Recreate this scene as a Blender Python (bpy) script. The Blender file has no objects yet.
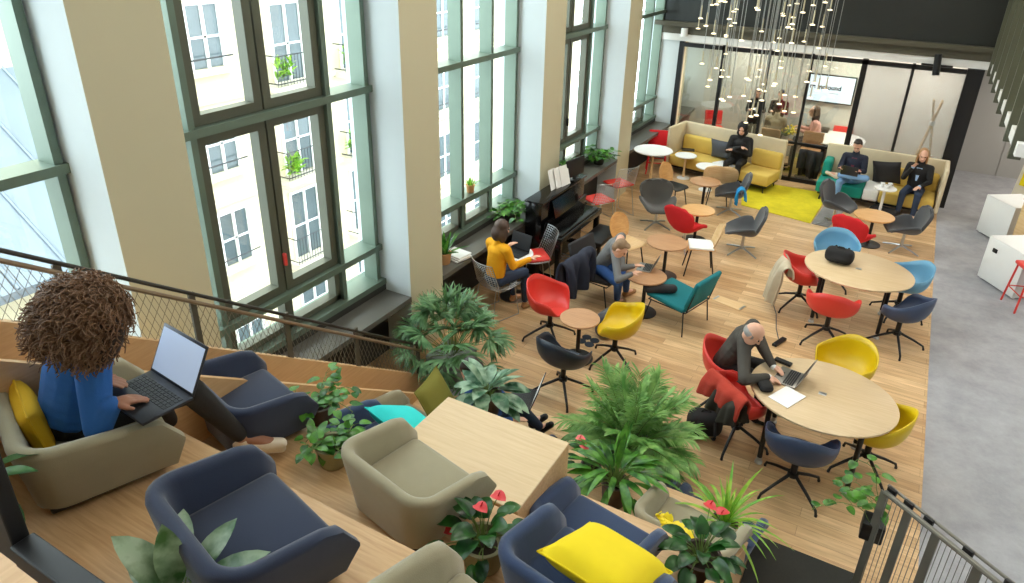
import bpy, bmesh, math, random
from mathutils import Vector, Matrix
from math import sin, cos, pi, radians, sqrt
S = bpy.context.scene
COL = S.collection
rnd = random.Random(7)

# ---------------------------------------------------------------- camera
CAM_H = 4.7
CR = Vector((0.868645, 0.494942, 0.021858))
CD = Vector((0.226904, -0.358215, -0.905624))
CF = Vector((-0.440421, 0.791625, -0.423466))
FOC, PX, PY = 702.71, 512.0, 254.02
cam = bpy.data.objects.new('camera', bpy.data.cameras.new('camera'))
COL.objects.link(cam)
m = Matrix.Identity(4)
for i in range(3):
    m[i][0] = CR[i]; m[i][1] = -CD[i]; m[i][2] = -CF[i]
m[2][3] = CAM_H
cam.matrix_world = m
cam.data.sensor_width = 36
cam.data.lens = FOC / 1024 * 36
cam.data.shift_y = -(291.5 - PY) / 1024
cam.data.clip_start = 0.05
S.camera = cam

def ray(u, v):
    return CR * ((u - PX) / FOC) + CD * ((v - PY) / FOC) + CF
def spot(u, v, z=0.0):
    """world point at height z that lies on the sight line (u, v)"""
    d = ray(u, v)
    return Vector((0, 0, CAM_H)) + d * ((z - CAM_H) / d.z)
def spotx(u, v, X):
    d = ray(u, v); return Vector((0, 0, CAM_H)) + d * (X / d.x)
def spoty(u, v, Y):
    d = ray(u, v); return Vector((0, 0, CAM_H)) + d * (Y / d.y)

# ---------------------------------------------------------------- materials
def lin(c):
    c /= 255.0
    return c / 12.92 if c <= 0.04045 else ((c + 0.055) / 1.055) ** 2.4
def rgb(*c):
    return (lin(c[0]), lin(c[1]), lin(c[2]), 1.0)
class N:
    def __init__(s, name):
        s.m = bpy.data.materials.new(name); s.m.use_nodes = True
        s.t = s.m.node_tree; s.n = s.t.nodes; s.b = s.n['Principled BSDF']; s.out = s.n['Material Output']
    def add(s, t, **k):
        n = s.n.new(t)
        for a, b in k.items(): setattr(n, a, b)
        return n
    def link(s, a, b): s.t.links.new(a, b)
def coords(N_, scale=(1, 1, 1), rot=(0, 0, 0)):
    tc = N_.add('ShaderNodeTexCoord'); mp = N_.add('ShaderNodeMapping')
    mp.inputs['Scale'].default_value = scale; mp.inputs['Rotation'].default_value = rot
    N_.link(tc.outputs['Object'], mp.inputs['Vector'])
    return mp.outputs['Vector']
def mat(name, c, rough=0.6, metal=0.0, var=0.08, scale=8.0, bump=0.0, bscale=60.0, sheen=0.0, spec=0.5):
    k = N(name); b = k.b
    b.inputs['Roughness'].default_value = rough; b.inputs['Metallic'].default_value = metal
    b.inputs['Specular IOR Level'].default_value = spec
    if sheen: b.inputs['Sheen Weight'].default_value = sheen
    base = rgb(*c)
    vec = coords(k)
    nz = k.add('ShaderNodeTexNoise'); nz.inputs['Scale'].default_value = scale; nz.inputs['Detail'].default_value = 3
    k.link(vec, nz.inputs['Vector'])
    mx = k.add('ShaderNodeMix', data_type='RGBA')
    mx.inputs['A'].default_value = tuple(v * (1 - var) for v in base[:3]) + (1,)
    mx.inputs['B'].default_value = tuple(min(1, v * (1 + var)) for v in base[:3]) + (1,)
    k.link(nz.outputs['Fac'], mx.inputs['Factor']); k.link(mx.outputs['Result'], b.inputs['Base Color'])
    if bump:
        n2 = k.add('ShaderNodeTexNoise'); n2.inputs['Scale'].default_value = bscale
        k.link(vec, n2.inputs['Vector'])
        bp = k.add('ShaderNodeBump'); bp.inputs['Strength'].default_value = bump; bp.inputs['Distance'].default_value = 0.004
        k.link(n2.outputs['Fac'], bp.inputs['Height']); k.link(bp.outputs['Normal'], b.inputs['Normal'])
    return k.m
def wood(name, c1, c2, rot=(0, 0, 0), rough=0.45, stretch=(1.2, 18, 18), scale=3.0):
    k = N(name); b = k.b; b.inputs['Roughness'].default_value = rough
    vec = coords(k, stretch, rot)
    nz = k.add('ShaderNodeTexNoise'); nz.inputs['Scale'].default_value = scale; nz.inputs['Detail'].default_value = 6
    nz.inputs['Distortion'].default_value = 0.6
    k.link(vec, nz.inputs['Vector'])
    cr = k.add('ShaderNodeValToRGB'); cr.color_ramp.elements[0].position = 0.3; cr.color_ramp.elements[1].position = 0.7
    cr.color_ramp.elements[0].color = rgb(*c1); cr.color_ramp.elements[1].color = rgb(*c2)
    k.link(nz.outputs['Fac'], cr.inputs['Fac']); k.link(cr.outputs['Color'], b.inputs['Base Color'])
    return k.m
def plank_mat():
    k = N('oak planks'); b = k.b; b.inputs['Roughness'].default_value = 0.42
    vec = coords(k)
    br = k.add('ShaderNodeTexBrick'); br.offset = 0.37; br.inputs['Scale'].default_value = 1.0
    br.inputs['Brick Width'].default_value = 1.45; br.inputs['Row Height'].default_value = 0.125
    br.inputs['Mortar Size'].default_value = 0.0015; br.inputs['Mortar Smooth'].default_value = 0.2; br.inputs['Bias'].default_value = 0.0
    br.inputs['Color1'].default_value = rgb(198, 160, 116); br.inputs['Color2'].default_value = rgb(226, 194, 150)
    br.inputs['Mortar'].default_value = rgb(140, 105, 72)
    k.link(vec, br.inputs['Vector'])
    v2 = coords(k, (1.5, 16, 1))
    nz = k.add('ShaderNodeTexNoise'); nz.inputs['Scale'].default_value = 1.6; nz.inputs['Detail'].default_value = 7; nz.inputs['Distortion'].default_value = 0.5
    k.link(v2, nz.inputs['Vector'])
    cr = k.add('ShaderNodeValToRGB'); cr.color_ramp.elements[0].position = 0.32; cr.color_ramp.elements[1].position = 0.72
    cr.color_ramp.elements[0].color = (0.72, 0.66, 0.6, 1); cr.color_ramp.elements[1].color = (1.12, 1.1, 1.06, 1)
    k.link(nz.outputs['Fac'], cr.inputs['Fac'])
    mx = k.add('ShaderNodeMix', data_type='RGBA', blend_type='MULTIPLY'); mx.inputs['Factor'].default_value = 0.85
    k.link(br.outputs['Color'], mx.inputs['A']); k.link(cr.outputs['Color'], mx.inputs['B'])
    k.link(mx.outputs['Result'], b.inputs['Base Color'])
    return k.m
def carpet_mat(name, c):
    k = N(name); b = k.b; b.inputs['Roughness'].default_value = 0.95; b.inputs['Specular IOR Level'].default_value = 0.1
    vec = coords(k)
    a = k.add('ShaderNodeTexNoise'); a.inputs['Scale'].default_value = 2.2; a.inputs['Detail'].default_value = 8; a.inputs['Roughness'].default_value = 0.75
    k.link(vec, a.inputs['Vector'])
    cr = k.add('ShaderNodeValToRGB'); cr.color_ramp.elements[0].position = 0.35; cr.color_ramp.elements[1].position = 0.68
    q = rgb(*c); cr.color_ramp.elements[0].color = tuple(x * 0.82 for x in q[:3]) + (1,); cr.color_ramp.elements[1].color = tuple(x * 1.15 for x in q[:3]) + (1,)
    k.link(a.outputs['Fac'], cr.inputs['Fac']); k.link(cr.outputs['Color'], b.inputs['Base Color'])
    return k.m
def glass(name, tint=(255, 255, 255), gl=0.07, rough=0.0, refl=(255, 255, 255)):
    k = N(name); k.n.remove(k.b)
    t = k.add('ShaderNodeBsdfTransparent'); t.inputs['Color'].default_value = rgb(*tint)
    g = k.add('ShaderNodeBsdfGlossy'); g.inputs['Roughness'].default_value = rough; g.inputs['Color'].default_value = rgb(*refl)
    mx = k.add('ShaderNodeMixShader'); mx.inputs['Fac'].default_value = gl
    k.link(t.outputs[0], mx.inputs[1]); k.link(g.outputs[0], mx.inputs[2]); k.link(mx.outputs[0], k.out.inputs['Surface'])
    return k.m
def frosted(name, c, clear=0.5):
    k = N(name); k.b.inputs['Base Color'].default_value = rgb(*c); k.b.inputs['Roughness'].default_value = 0.5
    t = k.add('ShaderNodeBsdfTransparent'); mx = k.add('ShaderNodeMixShader'); mx.inputs['Fac'].default_value = clear
    k.link(k.b.outputs[0], mx.inputs[1]); k.link(t.outputs[0], mx.inputs[2]); k.link(mx.outputs[0], k.out.inputs['Surface'])
    return k.m
def emit(name, c, s):
    k = N(name); k.b.inputs['Base Color'].default_value = rgb(*c)
    k.b.inputs['Emission Color'].default_value = rgb(*c); k.b.inputs['Emission Strength'].default_value = s
    return k.m
def leafmat(name, c1, c2, rough=0.38):
    k = N(name); b = k.b; b.inputs['Roughness'].default_value = rough
    vec = coords(k)
    nz = k.add('ShaderNodeTexNoise'); nz.inputs['Scale'].default_value = 9.0; nz.inputs['Detail'].default_value = 4
    k.link(vec, nz.inputs['Vector'])
    cr = k.add('ShaderNodeValToRGB'); cr.color_ramp.elements[0].position = 0.38; cr.color_ramp.elements[1].position = 0.62
    cr.color_ramp.elements[0].color = rgb(*c1); cr.color_ramp.elements[1].color = rgb(*c2)
    k.link(nz.outputs['Fac'], cr.inputs['Fac']); k.link(cr.outputs['Color'], b.inputs['Base Color'])
    tr = k.add('ShaderNodeBsdfTranslucent'); k.link(cr.outputs['Color'], tr.inputs['Color'])
    mx = k.add('ShaderNodeMixShader'); mx.inputs['Fac'].default_value = 0.25
    k.link(b.outputs[0], mx.inputs[1]); k.link(tr.outputs[0], mx.inputs[2]); k.link(mx.outputs[0], k.out.inputs['Surface'])
    return k.m

M = {}
M['floor'] = plank_mat()
M['carpet'] = carpet_mat('grey carpet', (164, 164, 168))
M['carpet2'] = carpet_mat('pale grey carpet', (150, 148, 146))
M['oak'] = wood('pale oak', (190, 150, 106), (214, 178, 132))
M['oak_side'] = wood('warm oak', (198, 156, 108), (210, 170, 122), rough=0.45, stretch=(18, 1.2, 18))
M['tabletop'] = wood('light table oak', (204, 176, 136), (216, 190, 152), rough=0.35)
M['walnut'] = wood('mid brown table wood', (176, 130, 92), (196, 150, 110), rough=0.35)
M['ply'] = wood('honey plywood', (206, 150, 88), (226, 176, 112), rough=0.35)
M['pine'] = wood('pale pine', (214, 176, 124), (228, 196, 150), rough=0.4)
M['beige'] = mat('beige wall paint', (200, 192, 162), 0.7, var=0.02, scale=2)
M['white'] = mat('white paint', (232, 232, 230), 0.6, var=0.02)
M['cream'] = mat('cream plastic', (232, 222, 200), 0.5, var=0.03)
M['nearlit'] = mat('window lit column paint', (206, 214, 216), 0.6, var=0.02)  # window light on the column sides, put into a paler, bluer colour
M['steel'] = mat('painted grey-green steel', (104, 120, 106), 0.38, 0.35, var=0.12, scale=4)
M['olive'] = mat('dark olive metal', (88, 90, 76), 0.42, 0.3, var=0.1, scale=3)
M['darksteel'] = mat('dark steel', (40, 42, 40), 0.45, 0.4)
M['black'] = mat('black metal', (22, 22, 24), 0.45, 0.2)
M['blackgloss'] = mat('black lacquer', (14, 14, 15), 0.15)
M['chrome'] = mat('brushed aluminium', (190, 192, 194), 0.28, 0.95, var=0.03)
M['ledge'] = mat('grey stone ledge', (92, 90, 84), 0.35, 0.0, var=0.06)
M['ledgedark'] = mat('dark panel', (44, 42, 38), 0.6)
M['charcoal'] = mat('charcoal mat', (44, 43, 38), 0.9, var=0.2, scale=40)
M['wire'] = mat('grey wire', (120, 112, 98), 0.4, 0.4)
M['post'] = mat('grey brown post', (92, 86, 74), 0.45, 0.3)
M['rail'] = mat('dark handrail', (52, 48, 42), 0.4, 0.3)
M['railwood'] = mat('bronze handrail', (132, 112, 88), 0.4, 0.3)
M['navy'] = mat('navy wool', (28, 40, 66), 0.9, bump=0.25, bscale=260, sheen=0.3, var=0.12)
M['navy2'] = mat('blue wool', (38, 58, 92), 0.9, bump=0.25, bscale=260, sheen=0.3, var=0.12)
M['stone'] = mat('greige wool', (150, 142, 116), 0.9, bump=0.25, bscale=260, sheen=0.3, var=0.1)
M['oliveF'] = mat('olive wool', (120, 116, 44), 0.9, bump=0.25, bscale=260, var=0.1)
M['yellow'] = mat('yellow cotton', (232, 206, 8), 0.85, bump=0.25, bscale=160, var=0.05)
M['ochre'] = mat('ochre cotton', (214, 166, 12), 0.85, bump=0.25, bscale=160)
M['turq'] = mat('turquoise cotton', (40, 206, 204), 0.85, bump=0.2, bscale=160)
M['red'] = mat('red plastic', (216, 58, 48), 0.4, var=0.03)
M['redF'] = mat('red wool', (214, 30, 38), 0.85, bump=0.2, bscale=200)
M['yelplast'] = mat('yellow plastic', (214, 180, 8), 0.38, var=0.03)
M['navyplast'] = mat('slate blue plastic', (54, 68, 96), 0.4, var=0.04)
M['blueplast'] = mat('light blue plastic', (104, 158, 190), 0.4, var=0.04)
M['darknavy'] = mat('dark navy plastic', (38, 46, 58), 0.4, var=0.04)
M['teal'] = mat('teal wool', (8, 112, 120), 0.85, bump=0.2, bscale=200)
M['tealF'] = mat('green teal wool', (14, 140, 124), 0.85, bump=0.2, bscale=200)
M['greyF'] = mat('dark grey wool', (64, 66, 70), 0.9, bump=0.2, bscale=200, sheen=0.3)
M['brownF'] = mat('warm dark grey wool', (74, 72, 68), 0.9, bump=0.2, bscale=200, sheen=0.3)
M['sofayel'] = mat('mustard wool', (216, 184, 92), 0.9, bump=0.2, bscale=200)
M['sofabeige'] = mat('beige felt', (208, 194, 164), 0.95, bump=0.1, bscale=200)
M['pillowgrey'] = mat('slate cushion fabric', (86, 90, 100), 0.9, bump=0.2, bscale=200)
M['pillowblack'] = mat('black cushion fabric', (46, 44, 46), 0.9, bump=0.2, bscale=200)
M['paper'] = mat('white paper', (238, 238, 236), 0.8, var=0.02)
M['screen'] = emit('lit laptop screen', (170, 184, 206), 0.5)
M['laptop'] = mat('dark grey laptop', (62, 64, 70), 0.35, 0.5)
M['silver'] = mat('silver laptop', (150, 148, 142), 0.3, 0.8)
M['keys'] = mat('black keys', (26, 27, 30), 0.5)
M['skin'] = mat('light skin', (222, 172, 146), 0.5, var=0.06, scale=14)
M['skin2'] = mat('brown skin', (158, 108, 82), 0.5, var=0.06, scale=14)
M['eye'] = mat('dark eye', (30, 24, 22), 0.2)
M['lip'] = mat('lip', (176, 104, 94), 0.5)
M['terracotta'] = mat('tan clay', (196, 142, 92), 0.8)
M['brownpot'] = mat('brown pot', (78, 62, 54), 0.6)
M['sagepot'] = mat('greige pot', (150, 146, 112), 0.7)
M['greypot'] = mat('grey planter', (128, 134, 128), 0.7)
M['soil'] = mat('soil', (50, 38, 28), 0.95, bump=0.6, bscale=120, var=0.3)
M['leafA'] = leafmat('palm leaf', (70, 114, 66), (132, 172, 122))
M['leafV'] = leafmat('variegated leaf', (58, 98, 50), (150, 172, 140), 0.3)
M['leafA2'] = leafmat('feather palm leaf', (84, 138, 58), (148, 190, 106))
M['leafB'] = leafmat('glossy leaf', (38, 92, 30), (98, 158, 58), 0.28)
M['leafC'] = leafmat('silver green leaf', (62, 110, 80), (166, 196, 168), 0.3)
M['leafD'] = leafmat('dark leaf', (20, 62, 24), (52, 108, 44), 0.28)
M['leafE'] = leafmat('lime leaf', (96, 160, 40), (168, 204, 70), 0.35)
M['stem'] = mat('stem', (104, 128, 60), 0.6)
M['spathe'] = mat('red spathe', (206, 44, 52), 0.35)
M['pinkspathe'] = mat('coral spathe', (222, 92, 92), 0.35)
M['yelspathe'] = mat('yellow petals', (240, 214, 20), 0.4)

# ---------------------------------------------------------------- mesh building
def rotz(a): return Matrix.Rotation(a, 4, 'Z')
class MB:
    def __init__(s): s.v = []; s.f = []; s.mi = []; s.cur = 0
    def _add(s, vs, fs):
        o = len(s.v); s.v.extend([tuple(v) for v in vs]); s.f.extend([tuple(i + o for i in f) for f in fs]); s.mi.extend([s.cur] * len(fs)); return s
    def box(s, c, d, rot=None, bev=0.0, seg=2, taper=None):
        bm = bmesh.new(); bmesh.ops.create_cube(bm, size=1)
        for v in bm.verts:
            t = taper if (taper and v.co.z > 0) else 1
            v.co = Vector((v.co.x * d[0] * t, v.co.y * d[1] * t, v.co.z * d[2]))
        if bev: bmesh.ops.bevel(bm, geom=bm.edges[:], offset=bev, segments=seg, profile=0.5, affect='EDGES')
        R = rot if rot else Matrix.Identity(4)
        if not isinstance(R, Matrix): R = rotz(R)
        bm.verts.index_update()
        vs = [(R @ v.co) + Vector(c) for v in bm.verts]; fs = [[v.index for v in f.verts] for f in bm.faces]
        bm.free(); return s._add(vs, fs)
    def tube(s, pts, r, seg=8, cap=True, closed=False):
        pts = [Vector(p) for p in pts]; n = len(pts)
        rs = r if isinstance(r, (list, tuple)) else [r] * n
        vs = []; fs = []; up = None
        for i, p in enumerate(pts):
            if closed: t = pts[(i + 1) % n] - pts[i - 1]
            else: t = pts[min(i + 1, n - 1)] - pts[max(i - 1, 0)]
            t = t.normalized() if t.length > 1e-9 else Vector((0, 0, 1))
            if up is None: up = Vector((0, 0, 1)) if abs(t.z) < 0.9 else Vector((1, 0, 0))
            a = t.cross(up)
            if a.length < 1e-6: a = t.cross(Vector((0, 1, 0)))
            a.normalize(); b = t.cross(a).normalized(); up = -b if False else up
            for k in range(seg):
                an = 2 * pi * k / seg
                vs.append(p + a * (cos(an) * rs[i]) + b * (sin(an) * rs[i]))
        for i in range(n if closed else n - 1):
            j = (i + 1) % n
            for k in range(seg):
                k2 = (k + 1) % seg
                fs.append((i * seg + k, i * seg + k2, j * seg + k2, j * seg + k))
        if cap and not closed:
            fs.append(tuple(range(seg))); fs.append(tuple((n - 1) * seg + k for k in reversed(range(seg))))
        return s._add(vs, fs)
    def lathe(s, prof, c=(0, 0, 0), seg=24, cap=True):
        c = Vector(c); vs = []; fs = []; n = len(prof)
        for r, z in prof:
            for k in range(seg): vs.append(c + Vector((r * cos(2 * pi * k / seg), r * sin(2 * pi * k / seg), z)))
        for i in range(n - 1):
            for k in range(seg):
                k2 = (k + 1) % seg; fs.append((i * seg + k, i * seg + k2, (i + 1) * seg + k2, (i + 1) * seg + k))
        if cap:
            fs.append(tuple(reversed(range(seg)))); fs.append(tuple((n - 1) * seg + k for k in range(seg)))
        return s._add(vs, fs)
    def grid(s, nu, nv, fn, closeu=False):
        vs = [fn(i / (nu if closeu else nu - 1), j / (nv - 1)) for j in range(nv) for i in range(nu)]; fs = []
        for j in range(nv - 1):
            for i in range(nu if closeu else nu - 1):
                i2 = (i + 1) % nu; fs.append((j * nu + i, j * nu + i2, (j + 1) * nu + i2, (j + 1) * nu + i))
        return s._add(vs, fs)
    def ell(s, c, r, rot=None, seg=14, rings=9):
        c = Vector(c); R = rot.to_3x3() if rot else Matrix.Identity(3); vs = [c + R @ Vector((0, 0, -r[2]))]; fs = []
        for j in range(1, rings):
            a = -pi / 2 + pi * j / rings
            for k in range(seg):
                b = 2 * pi * k / seg; vs.append(c + R @ Vector((r[0] * cos(a) * cos(b), r[1] * cos(a) * sin(b), r[2] * sin(a))))
        vs.append(c + R @ Vector((0, 0, r[2]))); L = len(vs) - 1
        for k in range(seg):
            k2 = (k + 1) % seg; fs.append((0, 1 + k2, 1 + k)); fs.append((L, L - seg + k, L - seg + k2))
        for j in range(rings - 2):
            for k in range(seg):
                k2 = (k + 1) % seg; fs.append((1 + j * seg + k, 1 + j * seg + k2, 1 + (j + 1) * seg + k2, 1 + (j + 1) * seg + k))
        return s._add(vs, fs)
    def cap(s, a, b, ra, rb, seg=12):
        """tapered capsule"""
        a = Vector(a); b = Vector(b); t = b - a; L = t.length
        if L < 1e-6: return s.ell(a, (ra, ra, ra))
        t /= L; pts = []; rs = []
        for k in range(5):
            an = pi / 2 * k / 4; pts.append(a - t * (ra * cos(an))); rs.append(max(ra * sin(an), 1e-4))
        for k in range(5):
            an = pi / 2 * k / 4; pts.append(b + t * (rb * sin(an))); rs.append(max(rb * cos(an), 1e-4))
        return s.tube(pts, rs, seg)
    def chain(s, pts, rs):
        for i in range(len(pts) - 1): s.cap(pts[i], pts[i + 1], rs[i], rs[i + 1])
        return s
    def leaf(s, base, d, L, W, droop=0.5, fold=0.15, n=6, shape='lance', side=None, twist=0.0):
        base = Vector(base); d = Vector(d).normalized(); g = Vector((0, 0, -1)); p = base.copy(); vs = []; fs = []
        for i in range(n + 1):
            t = i / n
            w = {'lance': sin(pi * min(1, t * 0.93 + 0.07)) ** 0.8, 'strap': min(1, 4 * (t + .05)) * (1 - t ** 3), 'heart': (sin(pi * (t * .9 + .1)) ** 0.6) * (1.15 - .5 * t)}[shape] * W / 2
            w = max(w, 0.0008)
            sd = side if side is not None else d.cross(Vector((0, 0, 1)))
            if sd.length < 1e-4: sd = Vector((1, 0, 0))
            sd = sd.normalized(); nn = sd.cross(d).normalized()
            if twist: sd = (sd * cos(twist) + nn * sin(twist)); nn = sd.cross(d).normalized()
            vs += [p - sd * w + nn * (fold * w), p.copy(), p + sd * w + nn * (fold * w)]
            p = p + d * (L / n); d = (d + g * (droop / n)).normalized()
        for i in range(n):
            a = 3 * i; fs += [(a, a + 1, a + 4, a + 3), (a + 1, a + 2, a + 5, a + 4)]
        return s._add(vs, fs)
    def ext(s, poly, z0, z1):
        """vertical prism over a plan polygon"""
        n = len(poly); vs = [(x, y, z0) for x, y in poly] + [(x, y, z1) for x, y in poly]
        fs = [tuple(reversed(range(n))), tuple(range(n, 2 * n))] + [(i, (i + 1) % n, n + (i + 1) % n, n + i) for i in range(n)]
        return s._add(vs, fs)
    def hex8(s, lo, hi):
        """solid between two quads of four points each"""
        return s._add(list(lo) + list(hi), [(3, 2, 1, 0), (4, 5, 6, 7)] + [(i, (i + 1) % 4, 4 + (i + 1) % 4, 4 + i) for i in range(4)])
    def build(s, name, m, parent=None, smooth=True, solid=0.0, sub=0, offset=0.0, remesh=0.0, angle=40, loc=None, rz=0.0):
        me = bpy.data.meshes.new(name); me.from_pydata(s.v, [], s.f)
        ms = m if isinstance(m, (list, tuple)) else [m]
        for q in ms: me.materials.append(M[q] if isinstance(q, str) else q)
        if len(ms) > 1: me.polygons.foreach_set('material_index', s.mi)
        me.validate()
        bm = bmesh.new(); bm.from_mesh(me); bmesh.ops.recalc_face_normals(bm, faces=bm.faces[:]); bm.to_mesh(me); bm.free()
        if smooth:
            me.shade_smooth()
            if not remesh and not sub: me.set_sharp_from_angle(angle=radians(angle))
        o = bpy.data.objects.new(name, me); COL.objects.link(o)
        if parent: o.parent = parent
        if loc is not None: o.location = loc
        if rz: o.rotation_euler.z = rz
        if remesh:
            md = o.modifiers.new('union', 'REMESH'); md.mode = 'VOXEL'; md.voxel_size = remesh; md.use_smooth_shade = True
            md = o.modifiers.new('soft', 'SMOOTH'); md.factor = 0.5; md.iterations = 4
        if sub and solid is not None and not solid:
            md = o.modifiers.new('sub', 'SUBSURF'); md.levels = sub; md.render_levels = sub
        if solid:
            md = o.modifiers.new('thick', 'SOLIDIFY'); md.thickness = solid; md.offset = offset
            if sub:
                md = o.modifiers.new('sub', 'SUBSURF'); md.levels = sub; md.render_levels = sub
        return o

def tag(o, label=None, cat=None, group=None, kind=None):
    if label: o['label'] = label
    if cat: o['category'] = cat
    if group: o['group'] = group
    if kind: o['kind'] = kind
    return o
def thing(name, label, cat, loc=(0, 0, 0), face=None, group=None, rz=0.0):
    o = bpy.data.objects.new(name, None); COL.objects.link(o); o.location = loc
    o.rotation_euler.z = radians(face - 90) if face is not None else rz
    o.empty_display_size = 0.1
    return tag(o, label, cat, group)
def kids(o): return [c for c in bpy.data.objects if c.parent == o]
def dup(root, loc, face, label, group=None, swap=None):
    """copy of a thing with copies of its parts and sub-parts; swap changes materials"""
    def cp(o, par):
        c = o.copy(); COL.objects.link(c); c.parent = par
        if swap and o.type == 'MESH' and any(s.material and s.material.name in swap for s in o.material_slots):
            c.data = o.data.copy()
            for i, q in enumerate(c.data.materials):
                if q.name in swap: c.data.materials[i] = swap[q.name]
        for k in kids(o): cp(k, c)
        return c
    r = cp(root, None); r.location = loc; r.rotation_euler.z = radians(face - 90)
    r['label'] = label
    if group: r['group'] = group
    return r
def struct(o): o['kind'] = 'structure'; return o
# ---------------------------------------------------------------- the setting
Q = MB(); Q.box((-2.04, 7.5, -0.1), (6.0, 23, 0.2)); struct(Q.build('floor', 'floor', smooth=False))
Q = MB(); Q.box((3.55, 7.5, -0.0985), (5.22, 23, 0.203)); o = struct(Q.build('floor_carpet', 'carpet', smooth=False))
Q = MB(); Q.box((0.7, 7.5, 8.1), (11.6, 23, 0.2)); struct(Q.build('ceiling', 'white', smooth=False))
Q = MB(); Q.box((6.2, 7.5, 4), (0.2, 23, 8)); struct(Q.build('wall_right', 'white', smooth=False))
Q = MB(); Q.box((0.7, -3.9, 4), (11.6, 0.2, 8)); struct(Q.build('wall_front', 'white', smooth=False))
M['backgrey'] = mat('grey back wall', (176, 174, 170), 0.6, var=0.02)
M['fascia'] = mat('dark fascia panels', (38, 41, 40), 0.35, var=0.1, scale=1.0)
M['fasciaband'] = mat('olive grey band', (82, 78, 64), 0.6, var=0.08)
Q = MB(); Q.box((3.6, 18.0, 1.4), (5.2, 0.2, 2.8)); Q.box((2.02, 17.89, 1.3), (0.02, 0.02, 2.6)); struct(Q.build('wall_back', 'backgrey', smooth=False))
M['roomgrey'] = mat('pale grey room wall', (206, 204, 198), 0.6, var=0.03)
Q = MB(); Q.box((-1.95, 16.95, 1.4), (5.9, 0.2, 2.8)); struct(Q.build('wall_back', 'roomgrey', smooth=False))
Q = MB(); Q.box((1.0, 16.5, 1.3), (0.1, 2.8, 2.6)); struct(Q.build('wall_partition', 'backgrey', smooth=False))
# mezzanine at the far end
Q = MB(); Q.box((0.72, 16.5, 2.66), (11.5, 3.0, 0.14)); struct(Q.build('ceiling_mezzanine', 'white', smooth=False))
Q = MB(); Q.box((-1.7, 15.03, 2.81), (6.6, 0.1, 0.16)); Q.box((-1.7, 14.98, 2.93), (6.6, 0.16, 0.09)); struct(Q.build('trim_1', 'fasciaband', smooth=False))
Q = MB()
for i in range(8): Q.box((-4.45 + i * 0.95, 15.08, 5.5), (0.95, 0.1, 5.05))
Q.box((-1.3, 15.22, 5.5), (8.0, 0.1, 5.1)); struct(Q.build('wall_mezzanine', 'fascia', smooth=False))
# mezzanine slab over the corridor
Q = MB(); Q.box((3.65, 11.9, 2.68), (5.1, 6.1, 0.14)); struct(Q.build('ceiling_corridor', 'white', smooth=False))
t = thing('slat_screen', 'tall dark metal slat screen along the upper gallery edge on the right', 'screen', (1.12, 11.5, 2.6))
Q = MB(); Q.box((0.06, 0.8, 0.03), (0.08, 6.6, 0.12)); Q.build('bottom_rail', 'white', t, smooth=False)
for i in range(9):
    y = 3.9 - i * 0.80
    if y < -2.6: break
    Q = MB(); Q.box((0.0, y, 1.7), (0.12, 0.06, 3.5)); Q.build('slat', 'olive', t, smooth=False)
Q = MB(); Q.box((0.1, 0.8, 1.7), (0.012, 6.6, 3.3)); Q.build('pane', frosted('gallery screen', (226, 214, 182), 0.08), t, smooth=False)

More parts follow.
